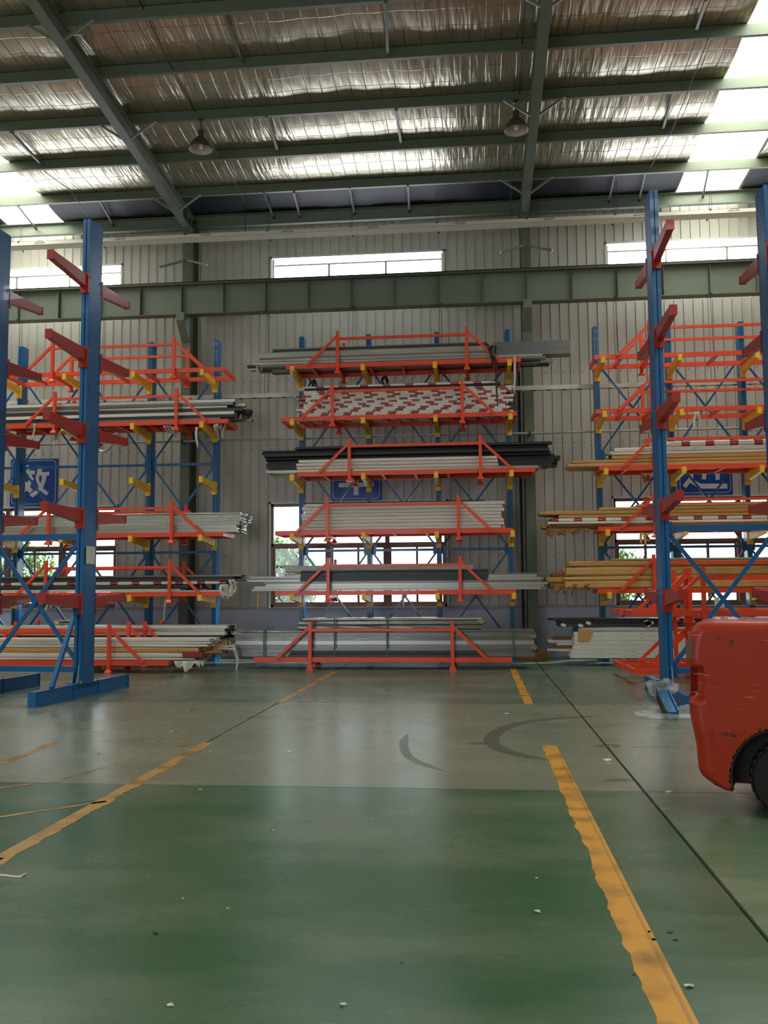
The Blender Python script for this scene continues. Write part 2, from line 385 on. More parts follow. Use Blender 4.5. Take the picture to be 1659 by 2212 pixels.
# eave beam along the top of the wall
ev = empty('eave_beam', (0, 22.85, 11.14), label='pale green channel beam running along the top of the back wall', cat='beam')
put('web', MB().box(X0, -.01, 0, X1, .01, .3), 'green_pale', ev)
put('flange', MB().box(X0, -.12, -.012, X1, .01, 0), 'green_pale', ev)
put('flange', MB().box(X0, -.12, .3, X1, .01, .312), 'green_pale', ev)
COLX = [-15.87, -7.27, 1.3, 9.9]
cl = ['far left', 'between left and centre racks', 'between centre and right racks', 'far right']
for k, cx in enumerate(COLX):
    c = empty('steel_column', (cx, 22.3, 0), label='green steel column against the back wall, '+cl[k], cat='column', group='steel columns along the back wall')
    put('front_flange', MB().box(-.115, 0, 0, .115, .016, 11.2), 'green_steel', c)
    put('rear_flange', MB().box(-.115, .62, 0, .115, .636, 11.2), 'green_steel', c)
    put('web', MB().box(-.006, .016, 0, .006, .62, 11.2), 'green_steel', c)
    put('base_plate', MB().box(-.16, -.03, 0, .16, .66, .03), 'green_steel', c)
    # corbel carrying the crane beam
    b = MB(); b.add([(-.1, -.02, 8.58), (.1, -.02, 8.58), (.1, -.5, 8.58), (-.1, -.5, 8.58), (-.1, -.02, 7.95), (.1, -.02, 7.95), (.1, -.5, 8.38), (-.1, -.5, 8.38)],
                    [(0,1,2,3),(4,7,6,5),(0,4,5,1),(3,2,6,7),(1,5,6,2),(0,3,7,4)])
    put('corbel', b, 'green_pale', c)
    r = empty('roof_rafter', (cx, 0, 0), label='green steel roof rafter above the column '+cl[k], cat='rafter', group='roof rafters')
    def zb(Y): return 10.93+.066*(22.3-Y)
    def slab(nm, xa, xb, fa, fb, y0=22.95, y1=YF):
        b = MB(); v = []
        for Y in (y0, y1):
            for x, fz in ((xa, fa), (xb, fa), (xb, fb), (xa, fb)): v.append((x, Y, fz(Y)))
        b.add(v, [(0,1,2,3),(7,6,5,4),(0,4,5,1),(1,5,6,2),(2,6,7,3),(3,7,4,0)]); put(nm, b, 'green_steel', r)
    zt = lambda Y: zroof(Y)-.225
    slab('bottom_flange', -.1, .1, zb, lambda Y: zb(Y)+.014)
    slab('top_flange', -.1, .1, lambda Y: zt(Y)-.014, zt)
    slab('web', -.005, .005, lambda Y: zb(Y)+.014, lambda Y: zt(Y)-.014)
    for Y in (21.42, 18.21, 15.01, 11.8):
        for sgn in (-1, 1):
            put('fly_brace', MB().bar((sgn*.09, Y-.05, zb(Y)+.03), (sgn*.62, Y-.03, zt(Y)+.02), .045, .045), 'green_pale', r)
    put('stiffener', MB().box(-.1, 21.98, zb(22)+.0, .1, 22.0, zt(22)-.01), 'green_steel', r)
# anti-sag struts between purlins
def strut(p, q, lab):
    put('strut', MB().bar(p, q, .05, .05), 'green_steel', label=lab, cat='strut', group='angle struts between the purlins')
SN = ['right of the left rafter, high up', 'right of the left lamp', 'near the left picture edge', 'high at the middle', 'between the lamps, lower', 'left of the right skylight, lower', 'left of the right skylight, higher']
SP = [((480, 20), 15.01, (525, 133), 16.55), ((575, 252), 18.2, (601, 325), 19.78), ((22, 285), 18.2, (90, 352), 19.78), ((833, 5), 15.01, (838, 118), 16.55), ((855, 237), 18.2, (866, 305), 19.7),
      ((1456, 195), 18.2, (1431, 277), 19.78), ((1525, 0), 15.01, (1503, 66), 16.5)]
for (a, ya, b, yb) in SP:
    p = at(*a, ya); q = at(*b, yb); p.z = min(p.z, zroof(ya)-.1); q.z = min(q.z, zroof(yb)-.12)
    strut(p, q, 'green angle strut joining roof purlins, '+SN[SP.index((a, ya, b, yb))])
EN = ['first right of the left rafter', 'second right of the left rafter', 'third right of the left rafter', 'left of the right rafter', 'first right of the right rafter', 'second right of the right rafter', 'left of the left rafter', 'under the left skylight', 'under the right skylight']
SQ = [((570, 415), (592, 457)), ((635, 415), (648, 441)), ((755, 405), (766, 447)), ((881, 401), (884, 428)), ((1328, 372), (1314, 416)), ((1394, 366), (1379, 403)), ((215, 432), (246, 470)), ((38, 443), (80, 476)), ((1530, 366), (1517, 404))]
for a, b in SQ:
    p = at(*a, 21.42); q = at(*b, 22.8); p.z = min(p.z, zroof(21.4)-.2); q.z = min(q.z, zroof(22.8)-.22)
    put('strut', MB().bar(p, q, .045, .045), 'dark_steel', label='short steel strut at the eave, '+EN[SQ.index((a, b))], cat='strut', group='struts at the eave')
def rod(pts, rad, m, nm, lab, cat, group=None): put(nm, MB().tube(pts, rad, 6), m, label=lab, cat=cat, group=group)
rod([at(300, 0, 14.8), at(372, 148, 16.55), at(420, 240, 18.18), at(472, 342, 19.8), at(519, 415, 21.38), at(529, 438, 22.0), at(530, 508, 22.0)], .012, 'dark_steel', 'cable', 'thin dark cable running down under the roof to the hanging light trough', 'cable')
rod([at(1135, -5, 15.0), at(1128, 90, 16.5), at(1122, 195, 18.1), at(1115, 300, 19.7), at(1104, 395, 21.3), at(1103, 470, 22.3)], .012, 'dark_steel', 'cable', 'thin dark cable under the roof left of the right rafter', 'cable')
rod([at(1533, 75, 16.5), at(1487, 195, 18.1), at(1448, 290, 19.8), at(1404, 362, 21.3)], .01, 'dark_steel', 'bracing_rod', 'thin steel bracing rod under the foil near the right skylight', 'rod')
rod([at(96, 370, 19.9), at(150, 410, 20.6), at(190, 465, 21.6)], .01, 'dark_steel', 'bracing_rod', 'thin steel bracing rod under the foil near the left skylight', 'rod')
# ---- crane runway beam
cb = empty('crane_beam', (0, 22.1, 8.58), label='deep green crane runway beam spanning across the columns below the high windows', cat='beam')
put('web', MB().box(X0, -.006, .02, X1, .006, .76), 'green_pale', cb)
put('bottom_flange', MB().box(X0, -.14, 0, X1, .14, .02), 'green_steel', cb)
put('top_flange', MB().box(X0, -.17, .76, X1, .17, .78), 'green_steel', cb)
put('rail', MB().box(X0, -.04, .78, X1, .04, .87), 'dark_steel', cb)
x = 1.3-8.6*2
while x < X1:
    for k in range(8):
        xx = x+k*1.075
        if X0 < xx < X1: put('stiffener', MB().box(xx-.006, -.125, .02, xx+.006, -.006, .76 if k == 0 else .74), 'green_steel', cb)
    x += 8.6
# ---- hanging light trough (upper) with lamps' hangers, and lower cable tray
lt = empty('light_trough', (0, 21.75, 10.38), label='long pale metal trough hanging in front of the high windows on thin wires', cat='trough')
put('side_panel', MB().box(X0, -.075, .05, X1, -.07, .15), 'tray_white', lt)
put('underside', MB().add([(X0, -.075, .05), (X1, -.075, .05), (X1, .05, -.03), (X0, .05, -.03), (X0, -.075, .055), (X1, -.075, .055), (X1, .05, -.02), (X0, .05, -.02)], [(0,3,2,1),(4,5,6,7),(0,1,5,4),(1,2,6,5),(2,3,7,6),(3,0,4,7)]), 'tray_white', lt)
put('top_panel', MB().box(X0, -.075, .145, X1, .05, .15), 'tray_white', lt)
for px, py in [(40, 543), (217, 530), (577, 512), (757, 505), (943, 497), (1330, 478), (1535, 468), (400, 520), (1139, 490)]:
    xx = at(px, py, 21.7)[0]
    put('clamp', MB().bar((xx, -.1, .16), (xx+(.06 if px < 1000 else -.06), .09, -.06), .03, .012), 'dark_steel', lt)
    put('hanger_wire', MB().tube([(xx, 0, .15), (xx, 0, 1.02)], .005, 5).tube([(xx+.05, 0, .15), (xx+.05, 0, 1.02)], .005, 5), 'dark_steel', lt)
for px in (88, 262, 445, 623, 806, 995, 1187, 1382, 1587):
    xx = Xp(px, 21.68, 10.48); b = MB(); pts = [(xx+.1*math.cos(t*math.pi/8), -.08, .115+.035*math.sin(t*math.pi/8)) for t in range(9)]
    b.tube(pts, .004, 4)
    for k in range(8): b.box(xx-.15+k*.035, -.082, .088, xx-.135+k*.035+.008*(k % 2), -.0755, .108)
    put('logo', b, 'dark_steel', lt)
ct = empty('cable_tray', (0, 22.05, 6.42), label='pale perforated cable tray running along the wall behind the racks', cat='tray')
put('side_panel', MB().box(X0, -.03, 0, X1, -.025, .1), 'tray_white', ct)
put('tray_floor', MB().box(X0, -.03, -.005, X1, .12, 0), 'tray_white', ct)
b = MB(); x = X0+.2
while x < X1-.3: b.box(x, -.02, -.008, x+.11, .1, -.0051); x += .36
put('slot', b, 'dark_steel', ct, kind='stuff')
for px, py, s_ in [(40, 684, 1), (215, 690, 1), (573, 671, 1), (760, 662, 1), (946, 657, 1), (1333, 641, -1), (1537, 628, -1)]:
    p = at(px, py, 21.95); xx = p.x
    h = empty('tray_hanger', (xx, 22.0, 8.57), label='dark clip with two thin wires under the crane beam, hanging the cable tray', cat='hanger', group='wire hangers under the crane beam')
    put('clip', MB().bar((-.05*s_, .15, .03), (.09*s_, -.28, -.05), .07, .03), 'dark_steel', h)
    put('wire', MB().tube([(.03*s_, -.02, -.03), (-.02*s_, .0, -2.07)], .006, 5), 'dark_steel', h)
    put('wire', MB().tube([(.09*s_, -.02, -.03), (.06*s_, .03, -2.07)], .006, 5), 'dark_steel', h)
b = MB().tube([(X0, 22.1, 5.38), (X1, 22.1, 5.38)], .028, 10)
pi = empty('wall_pipe', label='thin grey pipe running horizontally in front of the columns', cat='pipe')
put('pipe', b, 'galv', pi)
for cx in COLX: put('pipe_clip', MB().box(cx-.03, 22.06, 5.34, cx+.03, 22.3, 5.42), 'dark_steel', pi)
dp = put('drain_pipe', MB().tube([(1.08, 22.5, .02), (1.08, 22.5, 7.0)], .035, 8), 'dark_steel', label='dark pipe standing beside the column right of the centre rack', cat='pipe')
# brackets on the columns above the crane rail
for k, cx in ((0, -7.27), (1, 1.3)):
    e = empty('wind_brace', (cx, 22.25, 9.95), label='small steel bracket arms on the %s column above the crane beam' % ('left', 'right')[k], cat='bracket')
    for s_ in (-1, 1): put('arm', MB().bar((s_*.05, 0, .12), (s_*.62, -.25, -.12), .05, .05), 'green_pale', e)
# ---- pendant lamps
for k, (px, py) in enumerate(((434, 312), (1115, 271))):
    p = at(px, py, 18.17)
    l = empty('pendant_lamp', (p.x, 18.17, p.z-.12), label='bell-shaped high-bay pendant lamp hanging under the roof, %s of the two' % ('left', 'right')[k], cat='lamp', group='pendant lamps')
    put('shade', MB().lathe([(.25, 0), (.255, .01), (.23, .08), (.16, .2), (.08, .27), (.075, .28), (.07, .27), (.15, .19), (.22, .07), (.245, .01), (.25, 0)], n=28), 'lamp_metal', l, smooth=True)
    put('reflector', MB().lathe([(.243, .006), (.215, .075), (.145, .185), (.07, .262), (0.001, .265)], n=28), 'lamp_inner', l, smooth=True)
    put('gear_housing', MB().lathe([(.001, .42), (.06, .42), (.065, .4), (.065, .3), (.08, .27), (.001, .27)], n=20), 'lamp_metal', l, smooth=True)
    put('bulb', MB().lathe([(.001, .03), (.035, .04), (.045, .09), (.04, .18), (.03, .26)], n=16), 'offwhite', l, smooth=True)
    ztop = zroof(18.21)-.222-(p.z-.12)
    put('rod', MB().tube([(0, 0, .42), (0, 0, ztop-.03)], .01, 6), 'dark_steel', l)
    put('hook', MB().box(-.05, -.03, ztop-.04, .05, .03, ztop), 'dark_steel', l)
# ================================================================ WALL SIGNS
def sign(cx, strokes, polys, lab):
    s_ = empty('wall_sign', (cx, WY-.05, 3.93), label=lab, cat='sign', group='blue character signs on the back wall')
    put('board', MB().box(-.65, -.02, 0, .65, .02, 1.25), 'sign_blue', s_, bevel=.004)
    b = MB(); r = .1; pts = []
    for (ccx, ccz, a0) in ((.5, 1.1, 0), (-.5, 1.1, 90), (-.5, .15, 180), (.5, .15, 270)):
        for k in range(7):
            t = math.radians(a0+k*15); pts.append((ccx+r*math.cos(t), -.022, ccz+(r*math.sin(t))))
    pts.append(pts[0])
    for p, q in zip(pts, pts[1:]):
        if (Vector(p)-Vector(q)).length > .001: b.bar(p, q, .012, .004, (0, 1, 0))
    put('border_line', b, 'sign_white', s_)
    g = MB()
    for k, poly in enumerate(polys):
        pl = [((x-730)/1420*1.3, (1740-y)/1465*1.25) for x, y in poly]; g.prism(pl, -.026-.0004*k, -.02)
    for k, (x0, y0, x1, y1, wd) in enumerate(strokes):
        g.bar((x0, -.0235-.0004*k, y0), (x1, -.0235-.0004*k, y1), wd, .006, (0, 1, 0))
    put('character', g, 'sign_white', s_)
xiao = [[(848,497),(1005,525),(950,720),(870,880),(778,860),(818,720)], [(870,690),(1200,690),(1195,805),(850,805)],
        [(780,860),(885,815),(895,950),(940,1060),(1010,1195),(1195,1340),(1130,1425),(1000,1330),(900,1200),(820,1010)],
        [(980,800),(1120,800),(1090,980),(1020,1190),(900,1330),(710,1478),(612,1385),(780,1270),(860,1190),(930,1060),(975,940)],
        [(440,470),(560,470),(620,600),(530,650)], [(250,640),(765,640),(760,760),(250,760)],
        [(370,780),(470,790),(400,960),(300,1000),(260,930)], [(590,765),(660,760),(740,930),(660,960),(540,840)],
        [(560,950),(690,960),(640,1120),(480,1310),(330,1440),(250,1350),(430,1190),(520,1080)], [(350,960),(450,930),(560,1080),(725,1245),(620,1345),(470,1180)]]
sign(-11.63, [], xiao, 'blue sign with the white character 效 behind the left rack')
lv = [(0, 1.12, .06, 1.0, .09), (-.42, .97, .42, .97, .09), (-.05, .95, -.16, .8, .07), (-.16, .8, .1, .78, .06), (.1, .8, -.14, .58, .07), (-.14, .58, .14, .56, .06), (.08, .68, .18, .55, .07),
      (-.4, .85, -.28, .75, .08), (.4, .86, .28, .76, .08), (-.42, .55, -.28, .65, .08), (.42, .55, .28, .65, .08), (-.45, .40, .45, .40, .11), (0, .5, 0, .14, .12)]
sign(-3.04, lv, [], 'blue sign with the white character 率 behind the centre rack')
jn = [(-.12, .92, .45, .92, .09), (-.15, .66, .5, .66, .09), (.06, 1.08, -.03, .38, .1), (.3, 1.1, .3, .36, .1), (-.45, 1.05, -.33, .92, .1), (-.5, .7, -.33, .7, .09), (-.33, .7, -.33, .4, .1), (-.33, .42, -.5, .2, .1), (-.36, .36, -.1, .2, .11), (-.12, .21, .52, .2, .12)]
sign(5.59, jn, [], 'blue sign with the white character 进 behind the right rack')
# ================================================================ CANTILEVER RACKS
LV = [1.54, 2.91, 4.26, 5.54, 6.77]         # top of the arms
ucache = {}
def upright_mesh(w, d, h):
    k = (w, d, h)
    if k not in ucache:
        b = MB(); g = .008
        # two C sections back to back: a slit runs down the narrow faces
        for s_ in (-1, 1):
            x0, x1 = (-w/2, -g) if s_ < 0 else (g, w/2)
            xo = -w/2 if s_ < 0 else w/2; xi = xo-s_*.01
            b.box(min(xo, xi), -d/2, 0, max(xo, xi), d/2, h)
            b.box(x0, -d/2, 0, x1, -d/2+.02, h); b.box(x0, d/2-.02, 0, x1, d/2, h)
        b.box(-g, -d/2+.03, 0, g, d/2-.03, h)
        ucache[k] = b.mesh('upright')
    return ucache[k]
def holes_mesh(w, d, h, z0=.3, step=.075*2):
    k = ('h', w, d, h)
    if k not in ucache:
        b = MB(); z = z0
        while z < h-.05:
            for y in (-d/2+.06, d/2-.06):
                for s_ in (-1, 1): b.box(s_*w/2-.0015, y-.012, z-.012, s_*w/2+.0015, y+.012, z+.012)
            z += step
        ucache[k] = b.mesh('perforation')
    return ucache[k]
def arm_mesh(L, w, tip, root, plate_h, plate_w):
    k = ('a', L, w, tip, root)
    if k not in ucache:
        b = MB(); z = 0   # top at z=0, runs towards -y; root at y=0
        b.add([(-w/2, 0, z), (w/2, 0, z), (w/2, -L, z+.02), (-w/2, -L, z+.02), (-w/2, 0, z-root), (w/2, 0, z-root), (w/2, -L, z-tip), (-w/2, -L, z-tip)],
              [(0,1,2,3),(4,7,6,5),(0,4,5,1),(3,2,6,7),(1,5,6,2),(0,3,7,4)])
        ucache[k] = b.mesh('arm')
    return ucache[k]
pc2 = {}
def small(key, fn):
    if key not in pc2: pc2[key] = fn()
    return pc2[key]
def add_arm(parent, x, y, z, L, w, tip, root, mcol, face=1, capcol=None):
    # face=1: arm points to -y, face=-1: arm points to +y
    rz = 0 if face == 1 else math.pi
    a = put('arm', arm_mesh(L, w, tip, root, 0, 0), mcol, parent, (x, y, z), (0, 0, rz))
    pl = small(('pl', w, root, mcol), lambda: MB().box(-w*.72, -.045, -root-.09, w*.72, .0, .03).mesh('arm_plate'))
    put('arm_plate', pl, mcol, a)
    cp = small(('cap', w, tip, mcol), lambda: MB().box(-w*.56, -.02, -tip-.008, w*.56, 0, .035).mesh('end_cap'))
    put('end_cap', cp, mcol, a, (0, -L, 0))
    bo = small(('bolt', w), lambda: MB().tube([(-w*.72-.015, 0, 0), (w*.72+.015, 0, 0)], .012, 6).mesh('bolt'))
    put('bolt', bo, 'galv', a, (0, .03, -.02)); 
    return a
def brace_pair(rack, xa, xb, y, z0, z1, w=.045):
    for k, (p, q) in enumerate((((xa, y-.012, z0), (xb, y-.012, z1)), ((xb, y+.035, z0), (xa, y+.035, z1)))):
        put('diagonal_brace', MB().bar(p, q, .03, w), 'blue', rack)
def back_rack(xs_, lab, arms_skip=()):
    r = empty('cantilever_rack', (0, 21.83, 0), label=lab, cat='rack', group='blue cantilever racks along the back wall')
    for i, x in enumerate(xs_):
        u = put('upright', upright_mesh(.11, .3, 7.82), 'blue', r, (x, 0, 0))
        put('perforation', holes_mesh(.11, .3, 7.82), 'black', u, kind='stuff')
        put('base_beam', MB().box(-.05, -1.25, 0, .05, -.15, .14), 'blue', r, (x, 0, 0)) if i in (-1,) else put('base_foot', MB().box(-.09, -.3, 0, .09, .25, .06), 'blue', r, (x, 0, 0))
        for z in LV: add_arm(r, x, -.15, z, 1.12, .085, .1, .19, 'yellow')
    for xa, xb in zip(xs_, xs_[1:]):
        for z in (.4, 2.6, 4.76): put('horizontal_brace', MB().box(xa+.055, -.01, z-.03, xb-.055, .04, z+.03), 'blue', r)
        for z0, z1 in ((.45, 2.55), (2.66, 4.7), (4.82, 6.95)): brace_pair(r, xa+.06, xb-.06, .0, z0, z1)
        for z in (2.6, 4.76):
            for x in (xa+.1, xb-.1): put('gusset_plate', MB().box(x-.05, -.018, z-.1, x+.05, -.012, z+.1), 'blue', r)
    return r
back_rack([-12.98, -11.33, -9.65, -7.97, -6.31], 'blue cantilever rack with yellow arms against the wall at the left')
back_rack([-4.18, -2.54, -.89, .79], 'blue cantilever rack with yellow arms in the centre, every tier loaded')
back_rack([2.86, 4.53, 6.18, 7.83], 'blue cantilever rack with yellow arms on the right, kraft-wrapped boards on its lower tiers')
# ---- double-sided foreground racks, red arms
FL = [1.58, 2.93, 4.29, 5.52, 6.74]
def front_rack(x, y, rz, n, dirn, lab, knee):
    r = empty('double_sided_rack', (x, y, 0), rz, label=lab, cat='rack')
    for i in range(n):
        ux = dirn*1.68*i
        put('base_beam', MB().box(-.045, -1.47, .012, .045, 1.47, .2).box(-.06, -1.47, .2, .06, 1.47, .215).box(-.06, -1.47, 0, .06, 1.47, .012)
            .box(-.06, -.4, .012, .06, -.385, .2).box(-.06, .385, .012, .06, .4, .2).box(-.06, -1.475, 0, .06, -1.46, .215).box(-.06, 1.46, 0, .06, 1.475, .215), 'blue', r, (ux, 0, 0))
        u = put('upright', upright_mesh(.125, .42, 7.45), 'blue', r, (ux, 0, .23))
        put('perforation', holes_mesh(.125, .42, 7.45), 'black', u, kind='stuff')
        put('foot_plate', MB().box(-.13, -.3, .215, .13, .3, .23), 'blue', r, (ux, 0, 0))
        for s_ in (-1, 1): put('gusset', MB().add([(s_*.004-.004, -.21, .23), (s_*.004+.004, -.21, .23), (s_*.004+.004, -.29, .23), (s_*.004-.004, -.29, .23), (s_*.004-.004, -.21, .5), (s_*.004+.004, -.21, .5)],
                                                    [(0,1,2,3),(0,4,5,1),(3,2,5,4),(0,3,4),(1,5,2)]), 'galv' if s_ > 0 else 'blue', r, (ux+s_*.03, 0, 0))
        bb = MB()
        for bx in (-.1, .1):
            for by in (-.26, .26): bb.tube([(bx, by, .225), (bx, by, .26)], .014, 6)
        put('anchor_bolts', bb, 'galv', r, (ux, 0, 0))
        for z in FL:
            add_arm(r, ux, -.21, z, 1.05, .1, .1, .21, 'red_arm', 1)
            add_arm(r, ux, .21, z, 1.05, .1, .1, .21, 'red_arm', -1)
    for i in range(n-1):
        xa, xb = sorted((dirn*1.68*i, dirn*1.68*(i+1)))
        for z in (2.52, .42): put('horizontal_brace', MB().box(xa+.06, -.06, z-.045, xb-.06, 0, z+.045), 'blue', r)
        brace_pair(r, xa+.09, xb-.09, -.05, .5, 2.44, .06)
        for z in (2.52, .42):
            for xx in (xa+.1, xb-.1): put('gusset_plate', MB().box(xx-.04, -.075, z-.1, xx+.04, -.061, z+.1), 'blue', r)
    if knee:
        put('knee_brace', MB().bar((-.0, -.95, .22), (-.0, -.2, 1.5), .06, .06), 'blue', r)
    return r
front_rack(-6.215, 14.17, math.radians(-4.6), 3, -1, 'tall blue double-sided rack with bare red arms in the left foreground', True)
front_rack(2.76, 14.12, 0, 3, 1, 'tall blue double-sided rack with bare red arms in the right foreground, behind the forklift', False)
# ================================================================ RED CRADLES
def cradle_proto():
    r = empty('storage_cradle', (0, 0, 0))
    HL, HP, D = 2.7, 1.485, .98
    rail = MB().box(-HL, 0, .155, HL, .05, .255).mesh('bottom_rail')
    for y in (0, D-.05): put('bottom_rail', rail, 'orange', r, (0, y, 0))
    er = MB().box(-.025, .05, .157, .025, D-.05, .253).mesh('end_rail')
    for x in (-HL+.025, HL-.025): put('end_rail', er, 'orange', r, (x, 0, 0))
    cr = MB().box(-.03, .05, .165, .03, D-.05, .235).mesh('cross_bar')
    for x in (-2.1, -1.485, -.75, 0, .75, 1.485, 2.1): put('cross_bar', cr, 'orange', r, (x, 0, 0))
    pm_ = MB().box(-.035, -.035, .05, .035, .03, 1.0).mesh('post'); ft = MB().add([(-.07, -.07, 0), (.07, -.07, 0), (.07, .06, 0), (-.07, .06, 0), (-.07, -.07, .03), (.07, -.07, .03), (.07, .06, .03), (-.07, .06, .03), (-.04, -.04, .075), (.04, -.04, .075), (.04, .035, .075), (-.04, .035, .075)],
        [(0,3,2,1),(0,1,5,4),(1,2,6,5),(2,3,7,6),(3,0,4,7),(4,5,9,8),(5,6,10,9),(6,7,11,10),(7,4,8,11),(8,9,10,11)]).mesh('foot')
    bm_ = MB().tube([(-.11, -.041, .2), (-.11, -.034, .2)], .01, 6).tube([(.11, -.006, .2), (.11, .0, .2)], .01, 6).mesh('bolt')
    for sx in (-1, 1):
        for sy, y in ((1, -.03), (-1, D+.03)):
            p = put('post', pm_, 'orange', r, (sx*HP, y, 0), (0, 0, 0 if sy > 0 else math.pi))
            put('foot', ft, 'orange', p)
            put('bolt', bm_, 'galv', p)
            put('brace', MB().bar((sx*(HP+.03), y, .87), (sx*(HP+.72), y, .21), .045, .06), 'orange', r)
        put('end_tie', MB().box(-.03, 0, .16, .03, D, .24), 'orange', r, (sx*HP, 0, -.055))
    tr_ = MB().box(-HP+.03, -.025, .79, HP-.03, .025, .85).mesh('top_rail')
    for y in (-.03, D+.03): put('top_rail', tr_, 'orange', r, (0, y, 0))
    return r
proto = cradle_proto(); first = [True]
def cradle(x, y, z, lab, rz=0):
    c = proto if first[0] else copy_tree(proto); first[0] = False
    c.location = (x, y, z); c.rotation_euler = (0, 0, rz); tag(c, lab, 'cradle', 'red-orange steel storage cradles'); return c
YC = 20.66
CD = {}
for key, x, y, z, lab in [
    ('C1', -1.65, YC, LV[4]-.155, 'topmost red steel cradle of the centre rack, under grey boxes and hanging black tape'),
    ('C2', -1.77, YC, LV[3]-.155, 'red steel cradle of the centre rack filled with red-and-white labelled profiles'),
    ('C3', -1.38, YC, LV[2]-.155, 'red steel cradle of the centre rack loaded with long black tubes'),
    ('C4', -1.89, YC, LV[1]-.155, 'red steel cradle of the centre rack with a square pile of white-wrapped profiles'),
    ('C5', -1.87, YC, LV[0]-.155, 'lowest shelved red steel cradle of the centre rack, bare silver profiles sticking out'),
    ('C6', -2.02, 19.2, 0, 'red steel cradle standing on the floor before the centre rack, holding grey film-wrapped tubes'),
    ('L1', -8.5, YC, LV[4]-.155, 'empty red steel cradle on the top tier of the left rack'),
    ('L2', -8.42, YC, LV[3]-.155, 'red steel cradle of the left rack under silver profiles and torn hanging film'),
    ('L4', -8.5, YC, LV[1]-.155, 'red steel cradle of the left rack holding printed plain silver profiles'),
    ('L5', -8.53, YC, LV[0]-.155, 'red steel cradle of the left rack with black and red-white labelled profiles'),
    ('L6', -8.93, 18.2, 0, 'nearest red steel cradle on the left floor, loaded with white and kraft bars'),
    ('L7', -8.76, 19.75, 0, 'red steel cradle on the left floor behind the nearest one, tall bundle on it'),
    ('R1', 5.38, YC, LV[4]-.155, 'empty red steel cradle on the top tier of the right rack'),
    ('R2', 5.38, YC, LV[3]-.155, 'empty red steel cradle of the right rack with a hanging paper scrap'),
    ('R3', 5.43, YC, LV[2]-.155, 'red steel cradle in the middle of the right rack carrying kraft and white striped bars'),
    ('R4', 5.37, YC, LV[1]-.155, 'red steel cradle of the right rack under ragged brown-wrapped bars'),
    ('R5', 5.32, YC, LV[0]-.155, 'red steel cradle of the right rack under four fat kraft paper packs'),
    ('S1', 5.36, 16.45, 0, 'empty red cradle behind the right foreground rack, bottom of the front pile'),
    ('S2', 5.36, 16.45, 1.0, 'empty red steel cradle behind the right foreground rack, upper one of the front pile'),
    ('S3', 5.32, 17.62, 0, 'empty red cradle behind the right foreground rack, bottom of the rear pile'),
    ('S4', 5.32, 17.62, 1.0, 'empty red steel cradle behind the right foreground rack, upper one of the rear pile')]:
    CD[key] = (x, y, z); cradle(x, y, z, lab)
# ================================================================ PROFILE BUNDLES
bc = {}
ORD = ['', 'second', 'third', 'fourth', 'fifth', 'sixth', 'seventh', 'eighth', 'ninth', 'tenth', 'eleventh', 'twelfth', 'thirteenth']
def bar_mesh(L, w, h, style, var):
    k = (round(L, 2), w, h, style, var)
    if k in bc: return bc[k]
    b = MB(); x0, x1 = -L/2, L/2
    if style == 'hollow':
        t = min(w, h)*.22; e = .06
        for s_, x in ((-1, x0), (1, x1)):
            o = [(x, -w/2, -h/2), (x, w/2, -h/2), (x, w/2, h/2), (x, -w/2, h/2)]
            i_ = [(x, -w/2+t, -h/2+t), (x, w/2-t, -h/2+t), (x, w/2-t, h/2-t), (x, -w/2+t, h/2-t)]
            j = [(x-s_*e, a[1], a[2]) for a in i_]
            b.add(o+i_+j, [(0,1,5,4),(1,2,6,5),(2,3,7,6),(3,0,4,7),(4,5,9,8),(5,6,10,9),(6,7,11,10),(7,4,8,11),(8,9,10,11)])
        n = len(b.v)//2
        b.f += [(0, 1, n+1, n), (1, 2, n+2, n+1), (2, 3, n+3, n+2), (3, 0, n, n+3)]
    elif style == 'channel':                                  # groove along the front face
        g = h*.2
        pr = [(-w/2, -h/2), (w/2, -h/2), (w/2, h/2), (-w/2, h/2), (-w/2, g), (-w/2+.015, g), (-w/2+.015, -g), (-w/2, -g)]
        vs = [(x0, y, z) for y, z in pr]+[(x1, y, z) for y, z in pr]; n = 8
        b.add(vs, [tuple(range(n)), tuple(range(n, 2*n))[::-1]]+[(i, i+n, (i+1) % n+n, (i+1) % n) for i in range(n)])
    elif style == 'round':
        b.tube([(x0, 0, 0), (x1, 0, 0)], min(w, h)/2, 10)
    else:                                                     # paper or film wrapped: softly crumpled box
        rr = random.Random(var*31+int(L*10)); ns = 9; vs = []; n = 8; c = min(w, h)*.2
        ring = [(-w/2, -h/2+c), (-w/2+c, -h/2), (w/2-c, -h/2), (w/2, -h/2+c), (w/2, h/2-c), (w/2-c, h/2), (-w/2+c, h/2), (-w/2, h/2-c)]
        for i in range(ns+1):
            x = x0+L*i/ns; sc_ = 1 if 0 < i < ns else .88
            for y, z in ring: vs.append((x+rr.uniform(-.02, .02), y*sc_+rr.uniform(-.004, .003), z*sc_+rr.uniform(-.003, .003)))
        fs = [(i*n+k_, i*n+(k_+1) % n, (i+1)*n+(k_+1) % n, (i+1)*n+k_) for i in range(ns) for k_ in range(n)]
        fs += [tuple(range(n))[::-1], tuple(range(ns*n, ns*n+n))]
        b.add(vs, fs)
    bc[k] = b.mesh('bar'); return bc[k]
mcache = {}
